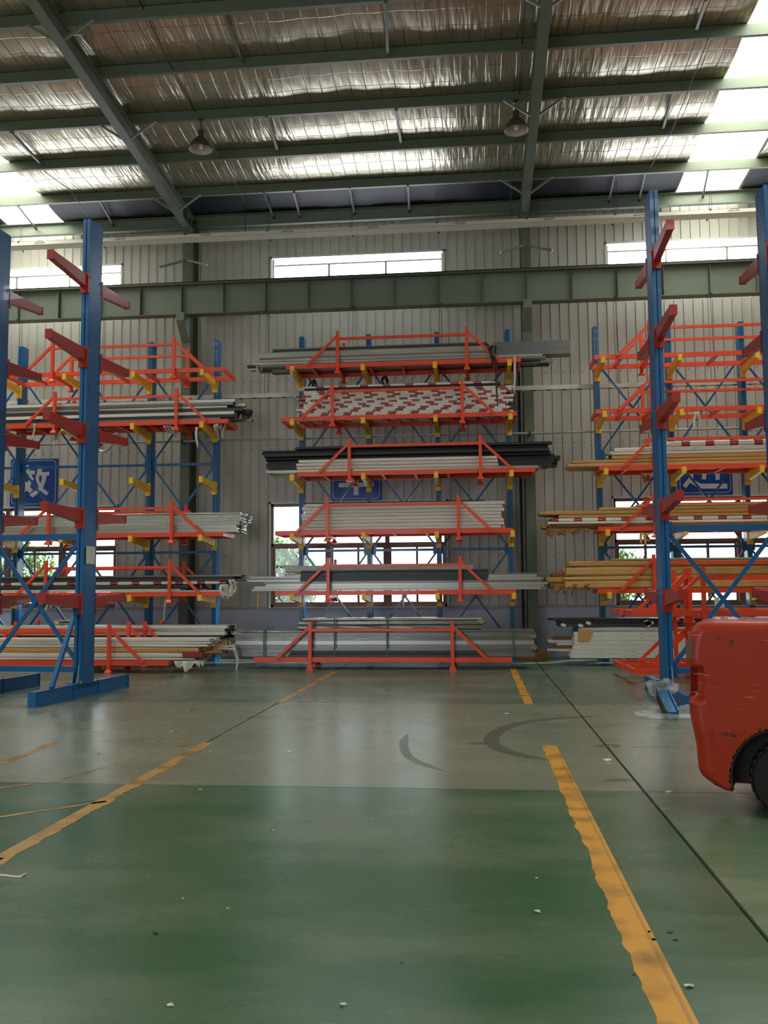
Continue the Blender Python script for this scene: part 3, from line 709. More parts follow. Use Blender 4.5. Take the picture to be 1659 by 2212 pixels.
def bundle(name, lab, grp, Y, z, px0, px1, rows, cols, w, jit=.05, L=None, ws=.006):
    """rows: list of (height, style, [materials], skip columns) from the bottom up; px0, px1: ends seen in the photo"""
    x0 = Xp(px0, Y, z) if px0 is not None else None; x1 = Xp(px1, Y, z) if px1 is not None else None
    if x0 is None: x0 = x1-L
    if x1 is None: x1 = x0+L
    zc = z
    for r_, row in enumerate(rows):
        h, style, mts = row[:3]; dx0 = row[3] if len(row) > 3 else 0; dx1 = row[4] if len(row) > 4 else 0; nc = row[5] if len(row) > 5 else cols
        LL = (x1+dx1)-(x0+dx0)
        for c in range(nc):
            var = (c+r_) % 2; key = (round(LL, 1), w, h, style, var, mts[c % len(mts)])
            if key not in mcache:
                me = bar_mesh(round(LL, 1)+.001*len(mcache), w-ws, h-.004, style, var).copy(); me.materials.clear(); me.materials.append(MATS[key[-1]]); mcache[key] = me
            xx = (x0+dx0+x1+dx1)/2+R.uniform(-jit, jit)
            nr = len(rows); rw = 'only' if nr == 1 else 'bottom' if r_ == 0 else 'top' if r_ == nr-1 else ORD[r_]
            lb = lab+(', '+rw+' row' if c == 0 else ', behind the front ones')
            put(name, mcache[key], None, None, (xx, Y+w/2+c*w, zc+h/2), label=lb, cat='profile', group=grp)
        zc += h
    return zc
def top(k): return CD[k][2]+.257
# centre rack
z = bundle('aluminium_profile', 'thin metal profile under the grey boxes, centre rack top tier', 'profiles under the boxes, centre top', 20.78, top('C1'), 553, 1190, [(.05, 'hollow', ['silver_dark', 'black', 'silver'], .2, 0), (.05, 'hollow', ['silver', 'charcoal', 'silver_dark'], 0, -.1)], 5, .17, .3)
z1_ = bundle('aluminium_profile', 'wide film-wrapped grey profile, centre rack top tier', 'wide grey profiles, centre top', 20.78, z, 558, 1053, [(.08, 'wrap', ['film'], .05, 0), (.17, 'wrap', ['film', 'printgrey'], 0, 0)], 3, .27, .03)
bundle('flat_bar', 'dark flat bar on the wide grey profiles, centre rack', 'dark flat bars, centre top', 20.82, z1_, 588, 1053, [(.045, 'channel', ['charcoal', 'black'], 0, 0), (.035, 'channel', ['silver_dark', 'charcoal'], .0, 0)], 3, .25, .05)
put('box_section', bar_mesh(1.75, .36, .32, 'hollow', 0), 'silver_dark', None, ((Xp(1053, 20.8, 7.05)+1.0), 21.05, z+.17), label='big plain grey box section jutting right from the centre rack top', cat='profile')
zz = top('C2'); rows = [(.052, 'hollow', ['redlabel'])]*12+[(.06, 'channel', ['black', 'charcoal'], .2, -.1), (.052, 'wrap', ['redlabel'], 0, -.3)]
bundle('labelled_profile', 'red-and-white labelled profile in the centre rack pile', 'red-and-white labelled profiles, centre rack', 20.78, zz, 648, 1103, rows, 4, .2, .12)
zz = bundle('aluminium_profile', 'thin profile beneath the black tubes, centre rack', 'profiles under the black tubes', 20.78, top('C3'), 586, 1168, [(.06, 'hollow', ['silver', 'silver_dark', 'black'], 0, 0)], 5, .17, .1)
za = bundle('wrapped_profile', 'white-wrapped profile before the black tubes, centre rack', 'white wrapped profiles before the black tubes', 20.78, zz, 643, 1073, [(.08, 'wrap', ['faintred'], 0, 0), (.08, 'wrap', ['faintred'], 0, .02), (.08, 'wrap', ['offwhite', 'faintred'], .05, 0)], 1, .18, .02)
zb_ = bundle('black_tube', 'long black tube behind the white-wrapped profiles, centre rack', 'black tubes, centre rack', 20.97, zz, 575, 1195, [(.08, 'hollow', ['black'], .1, 0), (.08, 'hollow', ['black', 'charcoal'], .05, 0), (.08, 'hollow', ['black'], 0, .05)], 3, .18, .12)
bundle('black_tube', 'long black tube above the white-wrapped profiles, centre rack', 'black tubes on top, centre rack', 20.78, max(za, zb_), 574, 1192, [(.08, 'round', ['black'], 0, 0), (.08, 'hollow', ['black'], .05, 0), (.08, 'round', ['black', 'charcoal'], .0, -.05), (.06, 'hollow', ['black'], .6, -.1)], 5, .17, .12)
zz = bundle('wrapped_profile', 'white-wrapped profile of the square pile, centre rack', 'white wrapped profiles, centre rack', 20.78, top('C4'), 655, 1086, [(.085, 'wrap', ['faintred']), (.07, 'channel', ['offwhite'])]*4, 4, .2, .05)
bundle('flat_bar', 'thin black bar topping the square white pile, centre rack', 'black bars on the white pile', 20.8, zz, 660, 1050, [(.03, 'channel', ['black'])], 2, .3, .05)
zz = bundle('aluminium_profile', 'bare silver profile, centre rack lowest shelf', 'bare silver profiles, centre rack lowest shelf', 20.78, top('C5'), 550, 1172, [(.055, 'hollow', ['alu_pale', 'silver'], 0, 0), (.055, 'channel', ['silver', 'silver_dark'], .02, 0), (.055, 'hollow', ['silver'], .2, 0), (.05, 'hollow', ['silver_dark', 'silver'], .3, -.1)], 5, .17, .1)
zq = bundle('wide_panel', 'dark grey wide profile, centre rack lowest shelf', 'dark wide profiles, centre rack', 20.78, zz, 653, 1050, [(.11, 'channel', ['charcoal'], 0, 0), (.09, 'channel', ['charcoal', 'silver_dark'], 0, 0), (.05, 'wrap', ['charcoal'], .0, 0)], 1, .3, .01)
bundle('wide_panel', 'light grey wide profile behind the dark ones, centre rack', 'light wide profiles, centre rack', 21.12, zz, 618, 1018, [(.2, 'wrap', ['film'], 0, .2), (.17, 'wrap', ['printgrey'], 0, 0)], 2, .16, .02)
bundle('aluminium_profile', 'short silver profile at the left end, centre rack lowest shelf', 'short silver profiles, left end', 20.8, zz, 532, 652, [(.04, 'hollow', ['silver', 'alu_pale'], .1, 0), (.04, 'hollow', ['silver_dark', 'silver'], 0, 0), (.04, 'hollow', ['alu_pale'], .2, 0)], 2, .16, .08)
bundle('aluminium_profile', 'pale silver profile at the right end, centre rack lowest shelf', 'pale silver profiles, right end', 20.8, zz, 1053, 1168, [(.06, 'hollow', ['alu_pale'], 0, 0), (.06, 'hollow', ['silver', 'alu_pale'], 0, -.2), (.04, 'hollow', ['silver_dark'], -.0, .05)], 2, .16, .08)
zz = bundle('film_wrapped_tube', 'grey film-wrapped tube on the centre floor cradle', 'film-wrapped tubes on the floor cradle', 19.34, top('C6'), 512, 1146, [(.08, 'hollow', ['silver_dark', 'film_dark'], 0, 0), (.085, 'channel', ['film_dark', 'silver'], -.04, .03), (.085, 'channel', ['silver_dark'], -.02, .04), (.085, 'channel', ['silver', 'film_dark'], 0, .0), (.085, 'channel', ['film_dark'], 0, .04), (.085, 'channel', ['silver_dark', 'silver'], .02, 0), (.05, 'wrap', ['film_dark'], .0, 0)], 5, .16, .04)
bundle('film_wrapped_tube', 'shiny wrapped tube topping the centre floor pile', 'shiny wrapped tubes on top', 19.4, zz, 648, 1034, [(.1, 'wrap', ['film_dark'], 0, 0), (.1, 'wrap', ['film_dark'], .05, .05), (.05, 'wrap', ['film', 'film_dark'], .1, .0)], 3, .22, .04)
bundle('dark_profile', 'thin dark profile fronting the centre floor pile', 'thin dark profiles at the front', 19.262, top('C6'), 625, 1032, [(.045, 'hollow', ['charcoal'], 0, 0), (.045, 'hollow', ['black'], .02, 0), (.045, 'hollow', ['charcoal'], .05, 0), (.04, 'hollow', ['silver_dark'], .1, 0)], 1, .07, .03)
for px in (572, 724, 837, 1108):
    xx = Xp(px, 19.33, .6); b = MB()
    y0, y1, z0, z1q = 19.245, 20.16, top('C6')-.01, zz+.008
    if px in (724, 837, 1032): z1q = zz+.26
    for a in (((y0, z0), (y0, z1q)), ((y0, z1q), (y1, z1q)), ((y1, z1q), (y1, z0))): b.bar((xx, a[0][0], a[0][1]), (xx, a[1][0], a[1][1]), .03, .006, (0, 1, 0) if a[0][0] == a[1][0] else (0, 0, 1))
    put('strap', b, 'green_strap', label='green plastic strap round the grey floor pile, %s' % {572: 'near its left end', 724: 'left of its middle', 837: 'at its middle', 1108: 'near its right end'}[px], cat='strap', group='green straps')
# left rack (ends at the right are in view, bars run out of frame to the left)
bundle('aluminium_profile', 'loose profile in the untidy upper pile, left rack', 'untidy profiles, left rack upper tier', 20.78, top('L2'), None, 505, [(.06, 'hollow', ['silver_dark', 'black'], 0, -.3), (.07, 'hollow', ['black', 'silver'], 0, .1), (.075, 'hollow', ['offwhite', 'silver_dark'], .2, 0), (.07, 'hollow', ['charcoal', 'black'], 0, .15), (.075, 'wrap', ['silver', 'film'], .1, -.25), (.07, 'hollow', ['silver_dark', 'offwhite'], 0, .05), (.07, 'hollow', ['offwhite', 'silver'], 0, -.1)], 4, .2, .15, 6.3)
bundle('aluminium_profile', 'plain silver profile with faint print, left rack', 'printed silver profiles, left rack', 20.78, top('L4'), None, 508, [(.085, 'hollow', ['silver', 'silver_dark'], 0, 0), (.09, 'hollow', ['silver'], 0, 0), (.075, 'hollow', ['printgrey'], 0, .03), (.075, 'hollow', ['printgrey', 'silver'], 0, .05), (.085, 'hollow', ['printgrey'], 0, .05), (.05, 'wrap', ['film'], 0, 0)], 4, .2, .08, 6.3)
bundle('labelled_profile', 'profile in the dark mixed pile, left rack lowest shelf', 'dark and labelled profiles, left rack', 20.78, top('L5'), None, 500, [(.035, 'hollow', ['offwhite', 'black'], 0, -.2), (.035, 'hollow', ['offwhite'], 0, -1.2), (.1, 'wrap', ['charcoal', 'black'], 0, -1.0), (.075, 'wrap', ['redlabel', 'black'], 0, -.15), (.05, 'hollow', ['charcoal', 'silver_dark'], 0, .15), (.05, 'hollow', ['black'], 0, -.05), (.04, 'hollow', ['silver_dark', 'black'], 0, .2)], 4, .2, .1, 6.3)
bundle('bundled_profile', 'profile in the tall rear floor bundle at the left', 'tall bundle on the rear left floor cradle', 19.85, top('L7'), None, 484, [(.16, 'wrap', ['kraft'], 0, -.12), (.19, 'wrap', ['kraft', 'kraft_light'], 0, -.1), (.08, 'hollow', ['black'], 0, -.1), (.075, 'hollow', ['offwhite', 'black'], 0, -.1), (.07, 'hollow', ['silver', 'black'], 0, 0), (.07, 'hollow', ['offwhite', 'black'], 0, 0)], 4, .19, .07, 6.3)
zz = bundle('wrapped_bar', 'long wrapped bar on the nearest left floor cradle', 'mixed bars on the nearest left floor cradle', 18.32, top('L6'), None, 447, [(.05, 'wrap', ['paper', 'kraft_dark'], 0, -.3), (.1, 'wrap', ['offwhite', 'paper'], 0, -.5), (.11, 'wrap', ['kraftprint', 'kraft'], 0, -.2), (.06, 'wrap', ['offwhite', 'kraft_light'], 0, -.05), (.06, 'wrap', ['offwhite', 'silver'], 0, -.02), (.05, 'hollow', ['offwhite'], 0, 0)], 4, .19, .06, 6.3)
bundle('white_bar', 'thin white bar reaching right of the left floor cradle', 'long thin white bars', 19.12, .42, 300, 507, [(.03, 'hollow', ['offwhite']), (.03, 'hollow', ['offwhite', 'silver'], -.1, -.15), (.03, 'hollow', ['offwhite'], .1, 0)], 1, .06, .1)
put('maroon_sleeve', MB().box(-.2, -.01, -.06, .2, .19, .055), 'maroon', None, (Xp(415, 18.3, .52), 18.31, .372), label='maroon sleeve round a white bar on the nearest left floor cradle', cat='sleeve')
put('pallet_crate', MB().box(-1.1, 0, 0, 1.1, .5, .16), 'printwhite', None, (Xp(98, 18.6, .1), 18.35, .0), label='low white printed pack lying under the nearest left floor cradle', cat='pack')
# right rack (ends at the left are in view)
zz = bundle('kraft_bar', 'slim kraft-wrapped bar, right rack middle tier', 'slim kraft bars, right rack middle tier', 20.78, top('R3'), 1237, None, [(.08, 'wrap', ['kraftprint', 'kraft'], 0, 0), (.07, 'wrap', ['kraft', 'kraft_dark'], .1, 0)], 4, .2, .04, 6.2)
bundle('striped_bar', 'upper long bar, right rack middle tier', 'upper bars, right rack middle tier', 20.78, zz, 1327, None, [(.11, 'wrap', ['kraft', 'black'], .1, 0), (.05, 'hollow', ['offwhite', 'black'], .05, 0), (.11, 'wrap', ['faintred', 'black'], .1, 0), (.12, 'wrap', ['redlabel', 'kraft'], .9, 0)], 3, .25, .05, 6.0)
bundle('brown_bar', 'bar in the ragged brown pile, right rack', 'ragged brown bars, right rack', 20.78, top('R4'), 1183, None, [(.07, 'wrap', ['kraft_dark', 'kraft'], .0, 0), (.06, 'wrap', ['offwhite', 'kraft_dark'], .25, 0), (.08, 'wrap', ['redlabel', 'kraft_dark'], .1, 0), (.07, 'wrap', ['kraft', 'kraft_dark'], .35, 0), (.09, 'wrap', ['kraft', 'kraft_dark'], .02, 0), (.07, 'wrap', ['kraft_light', 'redlabel'], 1.3, 0), (.06, 'wrap', ['kraft_light'], 2.0, 0)], 3, .26, .12, 6.2)
put('white_tube', bar_mesh(1.45, .05, .045, 'hollow', 0), 'offwhite', None, (Xp(1225, 20.74, 3.1)+.3, 20.735, top('R4')+.1), label='short white tube at the front of the ragged brown bars, right rack', cat='profile')
bundle('kraft_pack', 'fat kraft paper pack, right rack lowest shelf', 'fat kraft packs, right rack', 20.73, top('R5'), 1232, None, [(.19, 'wrap', ['kraftprint', 'kraft'], 0, 0), (.09, 'wrap', ['kraft_light', 'kraft'], 0, 0), (.21, 'wrap', ['kraftprint', 'kraft'], -.02, 0), (.13, 'wrap', ['kraft', 'kraft_light'], .1, 0), (.05, 'wrap', ['film', 'kraft'], 1.0, 0)], 4, .22, .03, 6.2)
bundle('brown_roll', 'crumpled brown roll left of the kraft packs', 'crumpled roll ends, right rack', 20.95, top('R5')+.02, 1196, 1231, [(.12, 'wrap', ['kraft_dark'], .05, 0), (.14, 'wrap', ['kraft', 'kraft_dark'], -.05, 0), (.1, 'wrap', ['kraft_dark', 'kraft'], .1, 0)], 3, .2, .03)
zz = .09
for k in range(3): put('timber_bearer', MB().box(-.05, 0, 0, .05, 1.0, .085), 'wood', None, (3.2+k*1.9, 20.1, 0), label='timber bearer on the floor under the printed silver pile, right rack', cat='timber', group='timber bearers')
zz = bundle('printed_profile', 'pale printed profile of the right floor pile', 'pale printed profiles, right floor pile', 20.12, zz+.085, 1243, None, [(.093, 'hollow', ['printwhite'])]*2+[(.093, 'hollow', ['printwhite', 'printgrey'], .05)]*4+[(.1, 'wrap', ['printgrey', 'silver_dark'], .15)], 4, .24, .02, 6.2)
bundle('black_profile', 'black profile atop the right floor pile', 'black profiles, right floor pile', 20.12, zz, 1215, None, [(.07, 'hollow', ['charcoal', 'black'], .15, 0), (.06, 'hollow', ['black'], 0, 0), (.05, 'hollow', ['black', 'charcoal'], -.0, 0)], 4, .24, .15, 6.0)
bundle('white_end_bar', 'short pale bar left of the right floor pile', 'short pale bars, right floor pile', 20.5, .3, 1208, 1240, [(.05, 'hollow', ['offwhite', 'kraft_dark'], -.15, 0), (.07, 'hollow', ['kraft_dark', 'silver'], 0, 0), (.06, 'wrap', ['offwhite', 'kraft'], .1, 0), (.06, 'hollow', ['offwhite'], -.05, 0), (.06, 'hollow', ['kraft_dark', 'black'], 0, 0)], 2, .2, .05)
put('kraft_wrap_patch', MB().prism([(0, 0), (.22, 0), (.3, .14), (.33, .26), (0, .26)], 0, .004), 'kraft', None, (Xp(1249, 20.11, .6), 20.108, .52), label='torn kraft patch on the left end of the printed floor pile', cat='paper')
R2 = random.Random(3)
for k in range(9):
    px = R2.choice([1222, 1250, 1258, 1275, 1285, 1310, 1395, 1402, 1388]); zq = zz+R2.uniform(.0, .14)
    put('paper_tab', MB().box(-.05, -.012, -.03, .05, 0, .03), 'paper', None, (Xp(px, 20.1, zq)+R2.uniform(-.05, .05), 20.11, zq), (0, R2.uniform(-.4, .4), 0), label='small white paper tab stuck on the black profiles, right floor pile', cat='paper', group='white paper tabs')
# ================================================================ TORN FILM AND TAPE
def strip(px, py, Y, L, w, m, lab, nm='film_strip', curl=.08, seed=0, ang=0):
    rr = random.Random(seed); p = at(px, py, Y); b = MB(); n = 9
    nr = max(1, int(w/.06)) if w < .5 else 0
    for r_ in range(nr):
        x0 = (r_-(nr-1)/2)*w/nr; LL = L*(rr.uniform(.45, 1) if nr > 1 else 1); wr = w/nr*(1.15 if nr > 1 else .75); sd = rr.uniform(0, 6); sk = ang+rr.uniform(-.1, .1); vs = []; fs = []
        for i in range(n+1):
            t = i/n; x = x0+math.sin(sk)*t*LL+curl*math.sin(t*5+sd)*.22; y = curl*.5*math.sin(t*4+sd)+.012*r_; z = -t*LL*math.cos(sk)
            ww = wr*(1-.6*t*t)*rr.uniform(.6, 1.05)/2
            for s_ in (-1, 0, 1): vs.append((x+s_*ww, y+.012*math.sin(s_*3+i), z))
        for i in range(n):
            for k in range(2): fs.append((i*3+k, i*3+k+1, (i+1)*3+k+1, (i+1)*3+k))
        b.add(vs, fs)
    if not nr:
        nx, ny = 14, 5; vs = []; fs = []; LS = [L*rr.uniform(.15, 1)*(.5+.5*math.sin(math.pi*(i+.5)/(nx+1))) for i in range(nx+1)]
        for i in range(nx+1):
            for k in range(ny+1): t = k/ny; vs.append((-w/2+w*i/nx+rr.uniform(-.01, .01), .03*math.sin(i*1.3+t*3+seed), -t*LS[i]))
        for i in range(nx):
            for k in range(ny): a_ = i*(ny+1)+k; fs.append((a_, a_+ny+1, a_+ny+2, a_+1))
        b.add(vs, fs)
    o = put(nm, b, m, None, tuple(p), label=lab, cat='strip', smooth=True)
    s_ = o.modifiers.new('thickness', 'SOLIDIFY'); s_.thickness = .003
    return o
strip(1062, 745, 20.6, 1.0, .2, 'black', 'black tape hanging from the top right of the centre rack', 'tape_strip', .1, 1, .12)
strip(1071, 770, 20.58, 1.15, .08, 'black', 'second black tape strand hanging beside the wider one, top right of the centre rack', 'tape_strip', .06, 4, .1)
strip(1112, 771, 20.62, .85, .075, 'paper', 'narrow white strip hanging beside the top right yellow arm of the centre rack', 'paper_strip', .02, 2, -.12)
strip(632, 800, 20.55, .7, .09, 'film', 'pale film shred hanging from the top left of the centre rack', 'film_strip', .08, 5, .0)
strip(557, 778, 20.82, .35, .16, 'film', 'small crumpled film piece hanging off the far left end, top tier of the centre rack', 'film_strip', .05, 6, .1)
strip(675, 820, 20.95, .35, .2, 'black', 'black film scrap hanging under the top cradle, left part of the centre rack', 'tape_strip', .1, 7)
strip(832, 812, 21.2, .3, .16, 'black', 'black film scrap hanging under the middle of the top cradle, centre rack', 'tape_strip', .1, 9)
strip(556, 1280, 20.8, .42, .07, 'kraft_light', 'tan shred hanging at the left end of the lowest shelf of the centre rack', 'paper_strip', .05, 8)
strip(871, 1284, 20.8, .28, .09, 'paper', 'white paper tag dangling under the middle of the lowest shelf, centre rack', 'paper_strip', .03, 10)
strip(475, 915, 20.7, .45, .25, 'film', 'torn film drooping at the right end of the upper pile, left rack', 'film_strip', .1, 11)
strip(425, 922, 20.7, .5, .1, 'paper', 'white film strand hanging below the upper cradle near the left rack end', 'film_strip', .06, 12)
strip(370, 920, 20.7, .35, .3, 'film', 'wide film rag hanging under the middle of the upper cradle, left rack', 'film_strip', .1, 13)
strip(72, 915, 20.62, .4, .1, 'film', 'film shred beside the left post of the upper cradle, left rack', 'film_strip', .06, 14)
strip(122, 930, 20.7, .38, .18, 'film', 'film rag hanging below the upper cradle, far left', 'film_strip', .08, 15)
strip(488, 1262, 20.7, .55, .28, 'paper', 'shredded white wrap at the right end of the lowest shelf, left rack', 'film_strip', .1, 16, .1)
strip(503, 1252, 20.68, .5, .14, 'paper', 'narrow shredded wrap at the very end of the lowest shelf, left rack', 'film_strip', .1, 17, -.1)
strip(355, 1290, 20.7, .6, .08, 'film', 'thin film tail hanging under the lowest shelf, left rack', 'film_strip', .05, 18)
strip(108, 1160, 20.7, .32, .17, 'film', 'white film flap hanging under the silver pile, far left', 'film_strip', .04, 19)
strip(113, 1297, 20.9, .3, .3, 'paper', 'white paper flap under the lowest shelf, far left', 'paper_strip', .04, 26)
strip(507, 1398, 19.1, .52, .11, 'paper', 'white strip trailing to the floor from the long thin white bars', 'paper_strip', .1, 20, .05)
strip(408, 1428, 18.25, .28, .6, 'paper', 'loose white sheet drooping over the right end of the nearest left floor cradle', 'paper_sheet', .05, 21)
strip(1505, 890, 20.9, .38, .14, 'paper', 'paper scrap hanging from the otherwise empty cradle, right rack', 'paper_strip', .05, 22)
strip(1225, 1142, 20.7, .26, .9, 'kraft_dark', 'torn brown paper fringe below the ragged bars, right rack', 'paper_sheet', .08, 23)
strip(1192, 1126, 20.76, .4, .12, 'kraft_dark', 'brown paper shred at the far left end of the ragged bars, right rack', 'paper_strip', .05, 24)
strip(1235, 1262, 20.75, .28, .8, 'kraft_dark', 'brown paper belly hanging under the left end of the kraft packs', 'paper_sheet', .06, 25)
strip(1395, 1022, 20.6, .25, .2, 'kraft_dark', 'brown scrap hanging below the middle tier, behind the right foreground post', 'paper_strip', .06, 27)
strip(1388, 1150, 20.68, .5, .16, 'kraft_light', 'kraft flap hanging behind the right foreground post', 'paper_strip', .03, 28)
strip(1555, 1290, 20.7, .5, .25, 'paper', 'white paper hanging under the kraft packs right of the foreground post', 'paper_strip', .03, 29)
# ================================================================ FLOOR MARKINGS
def linemat(name, c, wear):
    m = bpy.data.materials.new(name); m.use_nodes = True; nt = m.node_tree; N = nt.nodes; L = nt.links; b = N['Principled BSDF']
    b.inputs['Base Color'].default_value = lin(c); b.inputs['Roughness'].default_value = .45
    g = N.new('ShaderNodeNewGeometry'); n = N.new('ShaderNodeTexNoise'); n.inputs['Scale'].default_value = 7; n.inputs['Detail'].default_value = 8; n.inputs['Roughness'].default_value = .7
    L.new(g.outputs['Position'], n.inputs[0]); r = N.new('ShaderNodeMapRange'); r.inputs[1].default_value = wear; r.inputs[2].default_value = wear+.08; L.new(n.outputs[0], r.inputs[0])
    n2 = N.new('ShaderNodeTexNoise'); n2.inputs['Scale'].default_value = 3; n2.inputs['Detail'].default_value = 6; L.new(g.outputs['Position'], n2.inputs[0])
    mx = N.new('ShaderNodeMix'); mx.data_type = 'RGBA'; L.new(n2.outputs[0], mx.inputs[0]); c2 = lin(c); mx.inputs[6].default_value = tuple(x*.45 for x in c2[:3])+(1,); mx.inputs[7].default_value = c2[:3]+(1,)
    rr = N.new('ShaderNodeMapRange'); rr.inputs[1].default_value = .35; rr.inputs[2].default_value = .55; L.new(n2.outputs[0], rr.inputs[0]); L.new(rr.outputs[0], mx.inputs[0])
    L.new(mx.outputs[2], b.inputs['Base Color'])
    L.new(r.outputs[0], b.inputs['Alpha']); MATS[name] = m
linemat('line_bright', '#d99a2e', .25); linemat('line_mid', '#b58a4c', .3); linemat('line_faint', '#a98c58', .47)
linemat('tyre_black', '#34332e', .3)
tn = MATS['tyre_black'].node_tree; al = tn.nodes['Principled BSDF'].inputs['Alpha']; sk = al.links[0].from_socket; mm = tn.nodes.new('ShaderNodeMath'); mm.operation = 'MULTIPLY'; mm.inputs[1].default_value = .27; tn.links.new(sk, mm.inputs[0]); tn.links.new(mm.outputs[0], al)
def marking(p, q, w, m, lab, rag=.012, zz=.0015, nm='floor_line'):
    p = Vector((p[0], p[1], 0)); q = Vector((q[0], q[1], 0)); d = (q-p); L = d.length; d.normalize(); s_ = Vector((-d.y, d.x, 0)); n = max(4, int(L/.06)); rr = random.Random(int(L*100)); vs = []; fs = []
    o1 = 0
    for i in range(n+1):
        c = p+d*L*i/n; o1 = o1*.6+rr.uniform(-rag, rag)
        vs.append(c-s_*(w/2)); vs.append(c+s_*(w/2+o1))
    for v in vs: v.z = zz
    for i in range(n): fs.append((2*i, 2*i+1, 2*i+3, 2*i+2))
    return put(nm, MB().add(vs, fs), m, label=lab, cat='marking', group='painted floor lines')
marking((.715, 2.2), (.715, 9.9), .15, 'line_bright', 'bold yellow floor line running from the lower right towards the centre', .011)
marking((.765, 2.2), (.765, 9.2), .012, 'line_mid', 'darker seam painted along the bold yellow floor line', .002, .003)
marking((.70, 13.42), (.70, 19.6), .13, 'line_bright', 'short yellow floor line ending under the right end of the floor cradle', .006)
marking((-2.915, 9.85), (-2.915, 5.0), .12, 'line_mid', 'worn yellow floor line running diagonally across the left half', .015)
marking((-2.915, 18.9), (-2.915, 13.5), .11, 'line_mid', 'yellow floor line below the left part of the floor cradle', .006)
marking((-2.9, 5.45), (-3.9, 5.5), .13, 'line_mid', 'stub of yellow line at the left picture edge', .012)
marking((.7, 13.4), (2.8, 13.4), .05, 'line_faint', 'faint yellow cross line towards the right foreground rack', .01)
marking((-2.95, 13.42), (-6.2, 13.42), .05, 'line_faint', 'faint yellow cross line towards the left foreground rack', .01)
marking((.8, 9.85), (3.2, 9.85), .05, 'line_faint', 'faint yellow cross line right of the top of the bold line', .01)
marking((-2.9, 9.87), (-4.2, 9.87), .06, 'line_faint', 'faint yellow cross line at the top of the worn diagonal line', .01)
marking(flr(0, 1651), flr(118, 1606), .1, 'line_mid', 'short faded yellow line at the left edge, upper one', .012)
marking(flr(0, 1702), flr(72, 1693), .07, 'line_mid', 'short faded yellow line at the left edge, lower one', .012)
marking(flr(90, 1696), flr(420, 1604), .06, 'line_faint', 'long faded diagonal yellow line on the left', .012)
marking(flr(0, 1765), flr(230, 1731), .05, 'line_mid', 'thin faded yellow line meeting the worn diagonal line', .01)
def arc(pts, w, lab, m='tyre_black'):
    P = [flr(*p) for p in pts]; V = []
    for i in range(len(P)-1):
        for k in range(6):
            t = k/6; a = P[max(i-1, 0)]; b = P[i]; c = P[i+1]; d = P[min(i+2, len(P)-1)]
            V.append(.5*((2*b)+(-a+c)*t+(2*a-5*b+4*c-d)*t*t+(-a+3*b-3*c+d)*t**3))
    V.append(P[-1]); vs = []; fs = []
    for i, p in enumerate(V):
        d = (V[min(i+1, len(V)-1)]-V[max(i-1, 0)]).normalized(); s_ = Vector((-d.y, d.x, 0))*w/2*(min(1, i/4, (len(V)-1-i)/4)+.05)
        vs += [p-s_, p+s_]
    for v in vs: v.z = .001
    for i in range(len(V)-1): fs.append((2*i, 2*i+1, 2*i+3, 2*i+2))
    put('tyre_mark', MB().add(vs, fs), m, label=lab, cat='mark', group='dark tyre marks')
arc([(1300, 1547), (1200, 1552), (1110, 1566), (1063, 1592), (1075, 1615), (1120, 1630), (1185, 1642)], .16, 'curved dark tyre mark in the middle of the floor, the bolder one')
arc([(880, 1585), (872, 1610), (890, 1640), (965, 1668)], .09, 'faint curved tyre mark left of the bolder one')
arc([(1300, 1688), (1340, 1685), (1372, 1687)], .12, 'short dark scuff beside the floor joint')
arc([(1285, 1613), (1315, 1611), (1340, 1614)], .2, 'dark oval scuff on the joint line, upper right')
arc([(1012, 1608), (1035, 1606), (1060, 1607)], .16, 'dark scuff touching the curved tyre mark')
arc([(75, 1620), (100, 1610), (122, 1604)], .09, 'dark scuff at the end of a faded line, left edge')
for k, (p, q) in enumerate((((1326, 1456), (1350, 1468)), ((1343, 1470), (1378, 1479)), ((560, 1441), (577, 1436)), ((603, 1443), (622, 1436)))):
    a = flr(*p); b = flr(*q); marking(a, b, .1, 'tyre_black', ('dark rectangular floor patch near the right red cradles', 'dark rectangular floor patch near the left end of the centre floor cradle')[k > 1], .004, .0012, 'floor_patch')['group'] = 'dark floor patches'
# small litter
RL = random.Random(5)
def crumb(px, py, s_, m, lab, nm='litter'):
    p = flr(px, py); b = MB(); n = 7; pts = []
    for k in range(n):
        t = 2*math.pi*k/n; r = s_*RL.uniform(.4, 1); pts.append((math.cos(t)*r*1.5, math.sin(t)*r, RL.uniform(.001, .012)))
    vs = pts+[(0, 0, .018*s_/.04+.004)]
    put(nm, b.add(vs, [(i, (i+1) % n, n) for i in range(n)]+[tuple(range(n))[::-1]]), m, None, (p.x, p.y, .0005), label=lab, cat='litter', group='scraps on the floor')
for px, py, s_ in [(1312, 1643, .04), (1447, 1712, .03), (1160, 1972, .018), (1160, 1899, .012), (590, 1796, .01), (432, 1708, .02), (370, 1581, .02), (1490, 2133, .022), (365, 2175, .015), (740, 2172, .012), (1372, 1627, .02), (453, 1624, .02), (880, 1536, .02), (1095, 1543, .03), (625, 1625, .03), (395, 1943, .008), (493, 1965, .008)]:
    crumb(px, py, s_, 'paper', 'small pale scrap lying on the floor')
for px, py, s_ in [(413, 1535, .025), (588, 1797, .008), (617, 1898, .008), (336, 2018, .012), (868, 2083, .008), (214, 1629, .02), (1370, 2110, .01)]:
    crumb(px, py, s_, 'black', 'small dark crumb lying on the floor')
put('cord', MB().tube([(p.x, p.y, .006) for p in (flr(-15, 1892), flr(10, 1893), flr(30, 1896), flr(45, 1896), flr(55, 1890))], .006, 6), 'paper', label='short white cord lying at the left edge of the floor', cat='cord')
b = MB()
